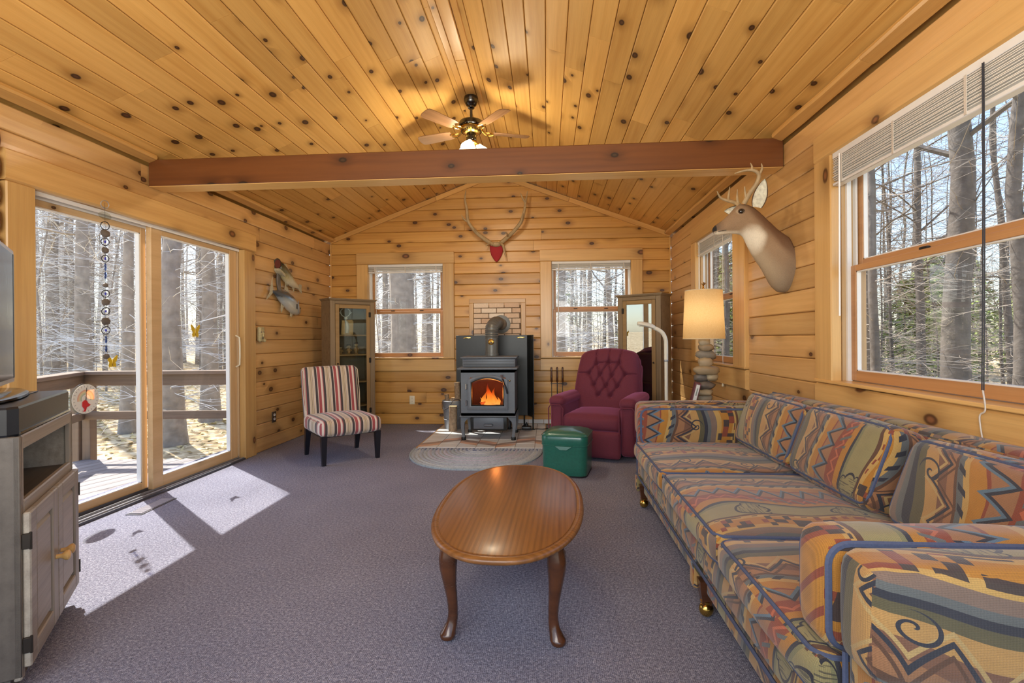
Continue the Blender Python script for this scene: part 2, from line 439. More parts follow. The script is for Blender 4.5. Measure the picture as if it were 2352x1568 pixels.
# striped slipper chair cloth (u across the stripes, metres)
t = NT('striped_cloth'); uvx = t.sep(t.n('TexCoord').outputs['UV']); n = t.noise(t.coord(rnd=False), 300, 2)
f = ((uvx[0]+.01)/.165).fract()
CH, CR, BR, PK, TN, BN = (66, 58, 58), (218, 204, 190), (158, 72, 74), (184, 128, 128), (190, 172, 144), (92, 64, 58)
st = [(0, CR), (.03, CH), (.17, CR), (.21, BR), (.375, CR), (.475, PK), (.505, BR), (.53, CH), (.66, CR), (.685, TN), (.80, BN), (.815, TN), (.90, BN), (.915, CR), (.955, TN)]
col = t.ramp(f, st, 'CONSTANT'); col = t.scale(col, n*.25+.87)
M['stripe'] = t.bsdf(col, .8, 0, n, .2, .001, Sheen_Weight=.3)

# tapestry sofa cloth: wavy bands, zigzags, checks, cactus outlines (u across bands, v along, metres)
def tapestry(name, per=.72, off=0.0):
    t = NT(name); u, v, _ = t.sep(t.n('TexCoord').outputs['UV']); ro = t.rand()
    v = v+ro*3.7; u = u+ro*1.9+off
    base = t.comb(u, v, 0)
    nz = t.noise(base, 2.2, 1)
    w = u+(v*6.0+u*1.5).sin()*.035+(v*13.0+2.0).sin()*.014+nz*.22
    f = (w/per).fract()
    NV, SL, SG, PS, CRM, GD, RS, SA, BRN, MV, OL = (46, 48, 58), (94, 98, 98), (122, 120, 86), (144, 134, 92), (184, 148, 84), (172, 118, 44), (132, 66, 46), (150, 106, 72), (92, 64, 48), (122, 102, 90), (90, 84, 60)
    st = [(0, SL), (.03, MV), (.08, CRM), (.12, GD), (.21, CRM), (.24, BRN), (.26, PS), (.37, SG), (.385, NV), (.40, GD), (.44, RS), (.52, SA), (.61, RS), (.625, GD), (.68, CRM), (.71, SL), (.74, BRN), (.755, SA), (.80, (118, 82, 62)), (.855, (176, 136, 80)), (.925, OL), (.965, NV)]
    col = t.ramp(f, st, 'CONSTANT')
    # checks in the gold band
    inb = f.gt(.10)*f.lt(.235)
    ci = (f/.045).floor(); cj = (v/.022).floor()
    wn_ = t.n('TexWhiteNoise'); wn_.noise_dimensions = '2D'; t.L(t.comb(ci, cj, 0), wn_.inputs['Vector'])
    col = t.mix(inb*t.x(wn_.outputs['Value']).gt(.70)*.95, col, (54, 48, 52))
    col = t.mix(inb*t.x(wn_.outputs['Value']).lt(.14), col, RS)
    # zigzag lines beside the rust band and over the mauve band
    for c0, per2, amp, wd, cc in ((.575, .085, .050, .013, NV), (.597, .085, .050, .011, (88, 112, 130)), (.835, .13, .055, .010, NV), (.865, .13, .055, .009, (178, 150, 98)), (.80, .13, .055, .008, BRN), (.475, .06, .02, .008, (176, 96, 66))):
        tri = (v+.013).tri(per2/2)/(per2/2)-.5
        ln = (f-c0-tri*(amp*2)).abs().lt(wd)
        col = t.mix(ln, col, cc)
    # slanted hatches in the salmon band
    h = ((v*1.0+f*.4)/.05).fract()
    col = t.mix(f.gt(.43)*f.lt(.50)*h.lt(.28)*nz.gt(.48), col, SL)
    col = t.mix(f.gt(.70)*f.lt(.735)*((v*1.0-f*.6)/.06).fract().lt(.35), col, NV)
    # curls: thin arcs
    vc = (v/.31).fract()*.31-.155; uc = (f-.895)*per
    r = (uc*uc+vc*vc).sqrt(); ang = uc.op('ARCTAN2', vc)
    sp = ((r*90-ang*.5)/3.1416).fract()
    col = t.mix(r.lt(.045)*sp.lt(.22), col, NV)
    # cactus outlines in the pale sage band
    vq = (v/.36).fract()*.36-.18; uq = (f-.315)*per
    def ell(cu, cv, a, b): return (((uq-cu)/a).pow(2.0)+((vq-cv)/b).pow(2.0)).sqrt()
    def sq(e): return e
    e1 = ell(0., 0., .034, .062); e2 = ell(.036, .010, .016, .034); e3 = ell(-.034, .026, .015, .032)
    e = e1.min(e2).min(e3)
    hat = t.noise(t.comb(u*14, v*170, 0), 1.0, 1).gt(.55)
    col = t.mix(e.lt(.90)*hat*.8, col, (70, 66, 58))
    col = t.mix((e-1.0).abs().lt(.085), col, (40, 40, 50))
    # corded weave
    rib = (u*2000).sin()*.5+.5; rib2 = (v*1400).sin()*.5+.5; fz = t.noise(base, 420, 2)
    col = t.scale(col, (rib*.20+rib2*.07+fz*.40+t.noise(base, 18, 3)*.26)+.38)
    return t.bsdf(col, .88, 0, rib*.6+rib2*.4+fz, .35, .0015, Sheen_Weight=.25)
M['tap'] = tapestry('tapestry_cloth')

# braided rug
t = NT('braided_rug'); v = t.coord(); a = t.noise(v, 120, 2, .8); b = t.rand()
vo = t.vor(v, 70); cr = t.x(_sepc(t, vo.outputs['Color'])[1])
c1 = t.ramp(b, [(0, (176, 190, 200)), (.3, (166, 178, 196)), (.5, (200, 210, 216)), (.75, (160, 176, 184)), (1, (186, 188, 206))])
col = t.mix((cr-.35).clamp()*.55, c1, (104, 112, 136)); col = t.mix(a.gt(.62)*.35, col, (226, 226, 222))
M['braid'] = t.bsdf(col, .95, 0, a+cr, .8, .006)
t = NT('braided_rug_blue'); v = t.coord(); vo = t.vor(v, 60); cr = t.x(_sepc(t, vo.outputs['Color'])[1])
M['braidblue'] = t.bsdf(t.ramp(cr, [(0, (64, 84, 128)), (.4, (112, 130, 160)), (.6, (200, 204, 208)), (.8, (90, 104, 140)), (1, (176, 170, 164))], 'CONSTANT'), .95, 0, cr, .8, .006)

# hearth tile: pale tile with a painted zigzag (object space of the tile is shifted: UV holds hearth metres)
t = NT('painted_tile'); u, w, _ = t.sep(t.n('TexCoord').outputs['UV']); n = t.noise(t.comb(u, w, 0), 30, 3)
tri = (u+.02).tri(.41)  # 0..0.41
zz = w-.26-(tri-.2)*.62
col = t.mix(n, (204, 208, 210), (222, 226, 228))
col = t.mix((zz.gt(-.05))*(zz.lt(.05)), col, (152, 132, 124))
col = t.mix((zz.gt(.05))*(zz.lt(.14))*((u/.205).floor().op('MODULO', 2.0)).gt(.5), col, (204, 166, 148))
col = t.mix((zz.gt(.14))*(zz.lt(.24))*((u/.205).floor().op('MODULO', 3.0)).gt(1.5), col, (176, 172, 172))
col = t.mix((zz.gt(-.15))*(zz.lt(-.05))*((u/.205).floor().op('MODULO', 2.0)).lt(.5), col, (208, 170, 146))
M['tile'] = t.bsdf(col, .3, 0, n, .1, .002)
# bricks
t = NT('tan_brick'); n = t.noise(t.coord(), 50, 4, .7); r = t.rand()
c1 = t.ramp(r, [(0, (214, 180, 152)), (.35, (232, 208, 182)), (.6, (248, 238, 224)), (.8, (222, 190, 162)), (1, (240, 222, 200))])
M['brick'] = t.bsdf(t.scale(c1, n*.4+.8), .85, 0, n, .5, .004)
# stones of the lamp
t = NT('river_stone'); v = t.coord(); n = t.noise(v, 9, 4, .6); r = t.rand()
c1 = t.ramp(r, [(0, (150, 132, 104)), (.3, (176, 156, 122)), (.5, (120, 114, 106)), (.7, (186, 170, 138)), (1, (140, 122, 96))])
M['stone'] = t.bsdf(t.scale(c1, n*.7+.62), .6, 0, n, .3, .006)
M['stonedark'] = plain('dark_stone', (92, 86, 80), .55, sc=14, var=.5, bump=.3, bd=.006, detail=4)
# deer hide: darker on the back and face, white throat (local z and x)
t = NT('deer_hide'); v = t.coord(rnd=False); x, y, z = t.sep(v)
fz = t.noise(t.comb(x*30, y*60, z*60), 4, 3, .7); nb = t.noise(v, 7, 2)
side = z-(x*1.35-.115)+(nb-.5)*.06
thr = (1-((x-.255)*(x-.255)*110+(z-.085)*(z-.085)*70+(nb-.5)*1.2)).ss(-.1, .9)
col = t.mix(nb, (136, 110, 84), (168, 140, 108))
col = t.mix((1-side.ss(-.16, -.04))*(1-x.ss(.2, .27))*.55, col, (196, 178, 148))
col = t.mix(side.ss(.01, .10)*(1-x.ss(.2, .3)*.5), col, (116, 84, 58))
col = t.mix(thr, col, (230, 220, 198))
col = t.mix(x.ss(.29, .34)*(1-z.ss(.150, .172)), col, (226, 214, 190))
col = t.mix((1-((x-.318)*(x-.318)*1100+(z-.288)*(z-.288)*1500)).ss(.0, .8)*.5, col, (206, 190, 160))
col = t.mix((1-x.ss(.0, .16))*(1-z.ss(-.2, .2))*.8, col, (134, 118, 98))
col = t.mix(x.ss(.40, .47)*(z-.155).ss(0., .02)*.7, col, (92, 74, 62))
col = t.mix(x.ss(.462, .470)*z.ss(.160, .168), col, (34, 30, 30))
M['hide'] = t.bsdf(t.scale(col, fz*.5+.75), .85, 0, fz, .6, .004)
M['earin'] = plain('ear_inside', (214, 206, 186), .9, sc=60, var=.25)
# fish skins
t = NT('bass_skin'); v = t.coord(rnd=False); x, y, z = t.sep(v); n = t.noise(v, 40, 3)
col = t.ramp(z*5+.5+(n-.5)*.25, [(.15, (216, 206, 176)), (.45, (178, 166, 120)), (.7, (104, 100, 66)), (1, (62, 62, 44))]); M['bass'] = t.bsdf(col, .3, 0, n, .2, .003, Coat_Weight=.4)
t = NT('silver_fish_skin'); v = t.coord(rnd=False); x, y, z = t.sep(v); n = t.noise(v, 30, 3)
col = t.ramp(z*6+.5+(n-.5)*.1, [(.1, (206, 204, 190)), (.5, (190, 198, 200)), (.72, (150, 164, 172)), (.85, (70, 82, 94))]); M['silver'] = t.bsdf(col, .25, .2, n, .1, .003, Coat_Weight=.5)
M['fin'] = plain('fish_fin', (176, 168, 140), .5, sc=60, var=.2)
M['mouth'] = plain('fish_mouth', (96, 40, 30), .5)
M['lid'] = plain('dark_eyelid', (88, 66, 48), .7)
M['silverplastic'] = plain('silver_plastic', (206, 206, 206), .25, var=.03)
M['eye'] = plain('glass_eye', (14, 10, 8), .05, Coat_Weight=1.0)
M['carving'] = plain('carved_face', (168, 156, 116), .7, sc=50, var=.4, bump=.6, bd=.006)
# flame
t = NT('flame'); v = t.coord(rnd=False); x, y, z = t.sep(v); n = t.noise(t.comb(x*12, y*12, z*5), 1.0, 3)
e = t.n('Emission'); h = (z/.26+(n-.5)*.5); t.L(t.ramp(h, [(0, (255, 232, 150)), (.35, (255, 190, 84)), (.7, (240, 110, 30)), (1, (130, 40, 14))]), e.inputs[0]); e.inputs[1].default_value = 2.6
tr = t.n('BsdfTransparent'); mx = t.n('MixShader'); t.L((h*.75+.12).clamp().k, mx.inputs[0]); t.L(e.outputs[0], mx.inputs[1]); t.L(tr.outputs[0], mx.inputs[2]); t.L(mx.outputs[0], t.out.inputs[0]); M['flame'] = t.m
t = NT('ember_brick'); n = t.noise(t.coord(), 18, 3); M['firebrick'] = t.bsdf(t.mix(n, (96, 58, 40), (140, 90, 62)), .9, 0, n, .5, .01)
# dial face with rainbow band (local x,z metres)
t = NT('thermometer_face'); x, y, z = t.sep(t.coord(rnd=False)); r = (x*x+z*z).sqrt(); up = z.gt(-.012); n = t.noise(t.coord(rnd=False), 20, 1)
ang = z.op('ARCTAN2', x); tick = ((ang*11.5)/3.1416).fract().lt(.22)*r.gt(.078)*r.lt(.09)
col = t.mix(n, (226, 224, 212), (236, 234, 222))
col = t.mix(up*r.gt(.03)*r.lt(.062), col, t.ramp((r-.03)/.032, [(0, (170, 190, 170)), (.2, (206, 204, 170)), (.45, (228, 206, 160)), (.7, (222, 176, 150)), (1, (204, 170, 160))], 'CONSTANT'))
col = t.mix(tick*.7, col, (150, 150, 146)); M['dial'] = t.bsdf(col, .35)
# ------------------------------------------------------------------ room shell
XL, XR, YB, ZE, ZR, XRG = -2.949, 1.615, 6.625, 2.458, 3.34, -.667
CH_ = ZE/17            # log course height
WT = .17               # wall thickness
Y0 = .6                # where the modelled logs begin

def board(name, p0, p1, nrm, W, Tk, mat, parent=None, bev=.004, live=0, seed=0, smooth=30):
    """a wooden piece: grain (local X) from p0 to p1, face towards nrm, W across, Tk behind the face"""
    p0, p1, nrm = Vector(p0), Vector(p1), Vector(nrm).normalized()
    x = (p1-p0); L = x.length; x.normalize(); y = nrm.cross(x); c = (p0+p1)/2
    m = Matrix((x, y, nrm)).transposed().to_4x4(); m.translation = c
    b = MB()
    if live:
        n = max(6, int(L/.08)); rs = []
        for i in range(n+1):
            xx = -L/2+L*i/n
            e1 = W/2+live*mnoise.noise(Vector((xx*2.6, seed*3.3, .5))); e0 = -W/2+live*mnoise.noise(Vector((xx*2.6, seed*3.3+9, .5)))
            rs.append([(xx, e0, -Tk), (xx, e0, -.012), (xx, e0+.01, 0), (xx, e1-.01, 0), (xx, e1, -.012), (xx, e1, -Tk)])
        b.rings(rs)
    else: b.box((0, 0, -Tk/2), (L, W, Tk), bev, 1)
    o = b.build(name, mat, parent, smooth=smooth); o.matrix_local = m
    return o

def log(parent, x0, x1, z0, mat, slope=None):
    """one milled log course piece in a wall frame: X along, Y outward, Z up; face at Y=0"""
    g = .0012; h = CH_; xa, xb = x0+g, x1-g; L = xb-xa
    prof = [(-h/2+.0008, -.030), (-h/2+.0008, -.009), (-h/2+.0035, -.0035), (-h/2+.009, -.0004), (0, .001), (h/2-.009, -.0004), (h/2-.0035, -.0035), (h/2-.0008, -.009), (h/2-.0008, -.030)]
    wob = random.uniform(0, 50); rs = []
    n = max(1, int(L/.35))
    for i in range(n+1):
        x = -L/2+L*i/n; k = mnoise.noise(Vector((wob, x*1.3, 0)))*.0025
        r = [(x, y, z+k) for y, z in prof]
        if i in (0, n):
            e = .004 if i == 0 else -.004
            r = [(x, y, z-.005 if z > -.02 else z) for y, z in prof]
        rs.append(r)
    b = MB().rings(rs)
    if slope is not None:   # cut gable logs along the roof line, in frame coordinates
        vs = []
        for p in b.v:
            X_ = p.x+(xa+xb)/2; Z_ = p.y+z0+h/2; lim0, lim1 = slope(Z_)
            p.x += max(0, lim0-X_) if X_ < 0 else -max(0, X_-lim1)
            vs.append(p)
    o = b.build('log', mat, parent, smooth=0)
    o.matrix_local = Matrix(((1, 0, 0, (xa+xb)/2), (0, 0, -1, 0), (0, 1, 0, z0+h/2), (0, 0, 0, 1)))
    return o

def wall(name, loc, rotz, x0, x1, ops, mat, ncourse=17, seed=1, gable=None, lo=1.2, hi=2.9):
    """logs of a wall with openings ops: (xa, xb, za, zb) casing rectangles on course lines; backing slab with real holes"""
    rng = random.Random(seed); w = struct(name, loc, rotz)
    for c in range(ncourse):
        z0 = c*CH_; zc = z0+CH_/2; iv = [(x0, x1)]; sl = None
        if gable and z0 >= ZE-.01:
            a, bb = gable(z0); iv = [(a, bb)]; sl = gable
            if bb-a < .1: continue
        for xa, xb, za, zb, *_ in ops:
            if za < zc < zb:
                niv = []
                for a, bb in iv:
                    if xa > a+.01: niv.append((a, min(bb, xa)))
                    if xb < bb-.01: niv.append((max(a, xb), bb))
                    if xb <= a or xa >= bb: niv = niv[:-1] if False else niv
                iv = [(a, bb) for a, bb in niv if bb-a > .02]
        for a, bb in iv:
            x = a
            while x < bb-.001:
                step = rng.uniform(lo, hi); nx = bb if bb-(x+step) < .35 else x+step
                log(w, x, nx, z0, mat, sl if (sl and (x == a or nx == bb)) else None); x = nx
    # backing
    b = MB(); zt = ncourse*CH_ if not gable else ZE
    ops = [(*o[:4], (o[4][0]-.016, o[4][1]+.016, o[4][2], o[4][3])) for o in ops]
    xs = sorted({x0, x1}|{o[4][0] for o in ops}|{o[4][1] for o in ops})
    for i in range(len(xs)-1):
        xc = (xs[i]+xs[i+1])/2; zz = [(0, zt)]
        for o in ops:
            hx0, hx1, hz0, hz1 = o[4]; hz0 -= .02; hz1 += .016
            if hx0 < xc < hx1:
                zz = [q for a, bb in zz for q in ((a, min(bb, hz0)), (max(a, hz1), bb)) if q[1]-q[0] > .005]
        for a, bb in zz: b.b2((xs[i], .029, a), (xs[i+1], WT, bb))
    if gable:
        a, bb = gable(ZE); xm = (a+bb)/2
        b.prism([(a, ZE), (bb, ZE), (xm, ZR+.02)], -WT, -.029, Matrix(((1, 0, 0, 0), (0, 0, -1, 0), (0, 1, 0, 0), (0, 0, 0, 1))))
    b.build('backing', M['back'], w, smooth=0, merge=0)
    return w

# --- floor
fl = MB().b2((-3.4, -2.6, -.14), (2.1, 7.0, 0)).build('floor', M['carpet'], smooth=0); tag(fl, kind='structure')

CZ0, CZ1 = 5*CH_, 16*CH_     # casing band: .723 .. 2.314
HZ0, HZ1 = .905, 2.172       # window holes
W1 = (-2.577, -1.238, -2.425, -1.392); W2 = (-.087, 1.252, .066, 1.104)
DW = (2.502, 4.813, 2.660, 4.625)
W3 = (4.13, 5.616, 4.39, 5.46); W4 = (.95, 3.078, 1.12, 2.905)

def gab(z):
    k = (z-ZE)/(ZR-ZE); h = (XR-XL)/2*(1-k); return (XRG-h, XRG+h)
def roofz(x): return ZR-(ZR-ZE)*abs(x-XRG)/((XR-XL)/2)

wb = wall('wall_back', (0, YB, 0), 0, XL, XR, [(W1[0], W1[1], CZ0, CZ1, (W1[2], W1[3], HZ0, HZ1)), (W2[0], W2[1], CZ0, CZ1, (W2[2], W2[3], HZ0, HZ1)), (-1.035, -.288, .3, 1.65, (-1.03, -.29, .3, 1.66))], M['log_back'], 23, 3, gab)
wl = wall('wall_left', (XL, 0, 0), PI/2, Y0, YB, [(DW[0], DW[1], 0, 15.3*CH_, (DW[2], DW[3], 0, 2.036))], M['log_side'], 17, 5)
wr = wall('wall_right', (XR, 0, 0), -PI/2, -YB, -Y0, [(-W3[1], -W3[0], CZ0, CZ1, (-W3[3], -W3[2], HZ0, HZ1)), (-W4[1], -W4[0], CZ0, CZ1, (-W4[3], -W4[2], .90, HZ1))], M['log_side'], 17, 8)
# dark log ends of the cross wall at the near end of the left wall
for c in range(9, 16):
    b = MB().blob((0, 0, 0), (.045, .03, CH_*.5), 6, e=.8).build('log_end', M['beam'], wl, loc=(2.440, -.010, c*CH_+CH_/2))

# --- ceiling: planks along y, two slopes
ce = struct('ceiling')
SL = math.hypot((XR-XL)/2, ZR-ZE); ang = math.atan2(ZR-ZE, (XR-XL)/2); NP = 17; PW = SL/NP
rng = random.Random(21)
for sgn in (-1, 1):
    dx = Vector((sgn*math.cos(ang), 0, -math.sin(ang))); nr = Vector((-sgn*math.sin(ang), 0, -math.cos(ang)))  # nr: into the room
    for r in range(NP+1):
        c0 = Vector((XRG, 0, ZR+.055))+dx*(PW*(r+.5)); y = rng.uniform(.2, 1.0)
        while y < YB+.02:
            ny = min(YB+.03, y+rng.choice((.9, 1.2, 1.5, 1.8, 2.4, 3.0))*rng.uniform(.85, 1.15))
            if YB-ny < .35: ny = YB+.03
            L = ny-y; b = MB(); e = .004; w2 = PW/2-.0012
            pr = [(-w2, -.018), (-w2, -.007), (-w2+.007, 0), (w2-.003, 0), (w2, -.003), (w2, -.018)]
            b.rings([[(-L/2+.001, p, q) for p, q in pr], [(L/2-.001, p, q) for p, q in pr]])
            o = b.build('plank', M['ceiling'], ce, smooth=20)
            xx = Vector((0, 1, 0)) ; yy = nr.cross(xx)
            m = Matrix((xx, yy, nr)).transposed().to_4x4(); m.translation = c0+Vector((0, (y+ny)/2, 0)); o.matrix_local = m
            y = ny
    b = MB(); t0 = Vector((XRG, 0, ZR+.10)); q0 = t0-dx*.05; q1 = t0+dx*(SL+.35)
    up = -nr*.12
    b.rings([[q0+Vector((0, -2.4, 0)), q1+Vector((0, -2.4, 0)), q1+Vector((0, -2.4, 0))+up, q0+Vector((0, -2.4, 0))+up], [q0+Vector((0, 7.1, 0)), q1+Vector((0, 7.1, 0)), q1+Vector((0, 7.1, 0))+up, q0+Vector((0, 7.1, 0))+up]])
    b.build('roof_deck', M['back'], ce, smooth=0, merge=0)
# ridge boards
tr1 = struct('trim_1')
board('ridge_board', (XRG, .2, ZR+.012), (XRG, 3.9, ZR+.012), (0, 0, -1), .085, .03, M['trim'], tr1)
board('ridge_board', (XRG, 3.902, ZR+.012), (XRG, YB, ZR+.012), (0, 0, -1), .085, .03, M['trim'], tr1)
for sgn in (-1, 1):
    nrr = Vector((-sgn*math.sin(ang), 0, -math.cos(ang)))
    for y0, y1 in ((.2, 2.7), (2.702, YB)):
        board('side_strip', (XRG+sgn*.07, y0, ZR+.012), (XRG+sgn*.07, y1, ZR+.012), nrr, .05, .02, M['trim'], tr1)
# eave trims, live-edged slabs lying in the corner of wall and ceiling
for i, (xx, sgn) in enumerate(((XL, 1), (XR, -1))):
    t_ = struct('trim_%d' % (2+i)); nrr = Vector((sgn*.35, 0, -.94))
    for y0, y1 in (((.2, 3.5), (3.66, YB)) if i == 0 else ((.2, 2.55), (2.553, 3.5), (3.66, YB))):
        board('eave_slab', (xx+sgn*.045, y0, ZE+.028), (xx+sgn*.045, y1, ZE+.028), nrr, .085, .03, M['trim'], t_, live=.008, seed=i*5+y0)
# gable trims on the back wall
for i, sgn in enumerate((-1, 1)):
    t_ = struct('trim_%d' % (4+i)); k = .46
    a = Vector((XRG+sgn*.02, YB-.02, ZR-.008)); e = Vector((XL if sgn < 0 else XR, YB-.02, ZE+.032)); mid = a+(e-a)*(.42 if i else .35)
    for p, q in ((a, mid), (mid+(e-a).normalized()*.002, e)):
        board('gable_strip', p, q, (0, -1, 0), .062, .03, M['trim'], t_)
# tie beam
bm_ = struct('ceiling_beam', (0, 3.58, 0))
board('timber', (XL+.002, -.079, 2.40), (XR-.002, -.079, 2.40), (0, -1, 0), .198, .156, M['beam'], bm_, bev=.006)
board('lit_underside', (XL+.004, 0, 2.2995), (XR-.004, 0, 2.2995), (0, 0, -1), .15, .004, M['beam_under'], bm_, bev=.001)  # thin added face that carries the underside's painted light
# corner strips
tr6 = struct('trim_6')
board('corner_strip', (XL+.012, YB-.012, 0), (XL+.012, YB-.012, ZE), (.7, -.7, 0), .022, .012, M['trim'], tr6)
board('corner_strip', (XR-.012, YB-.012, 0), (XR-.012, YB-.012, ZE), (-.7, -.7, 0), .022, .012, M['trim'], tr6)

# --- windows (frame: X along the wall, Y outward, Z up)
def sash(parent, name, x0, x1, z0, z1, y, mat, rw=.042, tk=.034, lock=False):
    s = tag(MB().b2((x0, y, z0), (x0+rw, y+tk, z1), .003, 1).b2((x1-rw, y, z0), (x1, y+tk, z1), .003, 1).build(name, mat, parent, smooth=30))
    board('bottom_rail', (x0+rw, y, z0+rw*.65), (x1-rw, y, z0+rw*.65), (0, -1, 0), rw*1.3, tk, mat, s, bev=.002)
    board('top_rail', (x0+rw, y, z1-rw*.4), (x1-rw, y, z1-rw*.4), (0, -1, 0), rw*.8, tk, mat, s, bev=.002)
    g = MB(); e = .006; a0, a1, c0, c1 = x0+rw, x1-rw, z0+rw*1.3, z1-rw*.8
    for q in (((a0, c0), (a1, c0+e)), ((a0, c1-e), (a1, c1)), ((a0, c0), (a0+e, c1)), ((a1-e, c0), (a1, c1))):
        g.b2((q[0][0], y+.006, q[0][1]), (q[1][0], y+.026, q[1][1]))
    g.build('glazing_bead', M['white'], s, smooth=0)
    MB().b2((a0, y+.016, c0), (a1, y+.020, c1)).build('pane', M['glass'], s, smooth=0)
    if lock:
        for fx in (.3, .7): MB().box((x0+(x1-x0)*fx, y+.012, z1+.006), (.05, .02, .014), .005, 2).build('sash_lock', M['hinge'], s)
    return s

def window(idx, loc, rotz, C_, hz0=HZ0, hz1=HZ1, mid=1.525, seed=0, live=.004):
    cx0, cx1, x0, x1 = C_; w = struct('window_%d' % idx, loc, rotz)
    zt = CZ1; pr = .028
    board('casing_header', (cx0, -pr, (hz1+zt)/2+.004), (cx1, -pr, (hz1+zt)/2+.004), (0, -1, 0), zt-hz1+.02, pr+.03, M['casing'], w, live=live, seed=seed)
    board('casing_side', ((cx0+x0)/2, -pr, hz0-.008), ((cx0+x0)/2, -pr, hz1-.004), (0, -1, 0), x0-cx0, pr+.03, M['casing'], w, bev=.006)
    board('casing_side', ((cx1+x1)/2, -pr, hz0-.008), ((cx1+x1)/2, -pr, hz1-.004), (0, -1, 0), cx1-x1, pr+.03, M['casing'], w, bev=.006)
    board('apron', (cx0, -pr, (hz0+CZ0)/2-.012), (cx1, -pr, (hz0+CZ0)/2-.012), (0, -1, 0), hz0-CZ0-.02, pr+.03, M['casing'], w, live=live, seed=seed+2)
    board('sill', (cx0, .04, hz0), (cx1, .04, hz0), (0, 0, 1), .15, .018, M['casing'], w, bev=.004)
    for xx, nn in ((x0, 1), (x1, -1)):
        board('jamb', (xx, .0965, hz0), (xx, .0965, hz1), (nn, 0, 0), .129, .012, M['doorwood'], w, bev=.001)
        MB().b2((xx-.002 if nn > 0 else xx-.016, .052, hz0), (xx+.016 if nn > 0 else xx+.002, .075, hz1)).build('track', M['white'], w, smooth=0)
        MB().b2((xx-.002 if nn > 0 else xx-.026, .092, mid), (xx+.026 if nn > 0 else xx+.002, .102, hz1)).build('track', M['white'], w, smooth=0)
    board('jamb_head', (x0, .0965, hz1), (x1, .0965, hz1), (0, 0, -1), .129, .012, M['doorwood'], w, bev=.001)
    sash(w, 'upper_sash', x0+.014, x1-.014, mid-.012, hz1-.004, .108, M['sash'])
    sash(w, 'lower_sash', x0+.014, x1-.014, hz0+.004, mid+.012, .070, M['sash'], lock=True)
    return w

window(1, (0, YB, 0), 0, W1, seed=1); window(2, (0, YB, 0), 0, W2, seed=4)
window(3, (XR, 0, 0), -PI/2, (-W3[1], -W3[0], -W3[3], -W3[2]), seed=7)
window(4, (XR, 0, 0), -PI/2, (-W4[1], -W4[0], -W4[3], -W4[2]), .90, seed=9)

# --- sliding door
dr = struct('door_1', (XL, 0, 0), PI/2)
x0, x1 = DW[2], DW[3]; pr = .03
board('casing_header', (2.50, -pr, 2.125), (4.83, -pr, 2.125), (0, -1, 0), .178, pr+.03, M['casing'], dr, live=.007, seed=3)
board('casing_side', ((DW[0]+x0)/2, -pr, 0), ((DW[0]+x0)/2, -pr, 2.034), (0, -1, 0), x0-DW[0], pr+.03, M['casing'], dr, bev=.006)
board('casing_side', ((DW[1]+x1)/2, -pr, 0), ((DW[1]+x1)/2, -pr, 2.034), (0, -1, 0), DW[1]-x1, pr+.03, M['casing'], dr, bev=.006)
for xx, nn in ((x0, 1), (x1, -1)): board('jamb', (xx, .0965, 0), (xx, .0965, 2.036), (nn, 0, 0), .129, .014, M['doorwood'], dr, bev=.001)
board('jamb_head', (x0, .0965, 2.036), (x1, .0965, 2.036), (0, 0, -1), .129, .014, M['doorwood'], dr, bev=.001)
MB().b2((x0, .02, 2.010), (x1, .028, 2.034)).b2((x0, .075, 2.004), (x1, .085, 2.034)).build('head_track', M['white'], dr, smooth=0)
MB().b2((x0, -.03, .0), (x1, .045, .018)).build('sill_plate', M['dkalu'], dr, smooth=0)
MB().b2((x0, .045, .0), (x1, .15, .026)).b2((x0, .075, .026), (x1, .081, .044)).build('sill_track', M['dkalu'], dr, smooth=0)
MB().b2((x0, -.012, .018), (x1, -.008, .028)).b2((x0, .036, .018), (x1, .04, .032)).build('track_rail', M['alu'], dr, smooth=0)
def door_leaf(name, a, b_, z0, z1, y, ls, rs_, tk, brail, trail, mat):
    o = MB().b2((a, y, z0), (a+ls, y+tk, z1), .003, 1).build(name, mat, dr, smooth=30)
    board('stile', (b_-rs_/2, y, z0), (b_-rs_/2, y, z1), (0, -1, 0), rs_, tk, mat, o, bev=.003)
    board('bottom_rail', (a+ls, y, z0+brail/2), (b_-rs_, y, z0+brail/2), (0, -1, 0), brail, tk, mat, o, bev=.003)
    board('top_rail', (a+ls, y, z1-trail/2), (b_-rs_, y, z1-trail/2), (0, -1, 0), trail, tk, mat, o, bev=.003)
    q = MB(); e = .006; g0, g1, c0, c1 = a+ls, b_-rs_, z0+brail, z1-trail
    for (p, r_) in (((g0, c0), (g1, c0+e)), ((g0, c1-e), (g1, c1)), ((g0, c0), (g0+e, c1)), ((g1-e*1.8, c0), (g1, c1))): q.b2((p[0], y+.004, p[1]), (r_[0], y+tk-.004, r_[1]))
    q.build('glazing_bead', M['white'], o, smooth=0)
    MB().b2((g0, y+tk/2-.003, c0), (g1, y+tk/2+.003, c1)).build('pane', M['glass'], o, smooth=0)
    return o
door_leaf('fixed_leaf', x0, 3.585, .03, 2.02, .092, .055, .05, .04, .062, .055, M['doorwood'])
sl_ = door_leaf('sliding_leaf', 3.565, 4.60, .028, 2.024, .034, .10, .10, .042, .082, .052, M['doorwood'])
MB().tube([(4.575, .028, .90), (4.575, -.008, .92), (4.575, -.012, 1.0), (4.575, -.012, 1.10), (4.575, -.008, 1.18), (4.575, .028, 1.20)], .008, 8).build('door_handle', M['offwhite'], sl_)

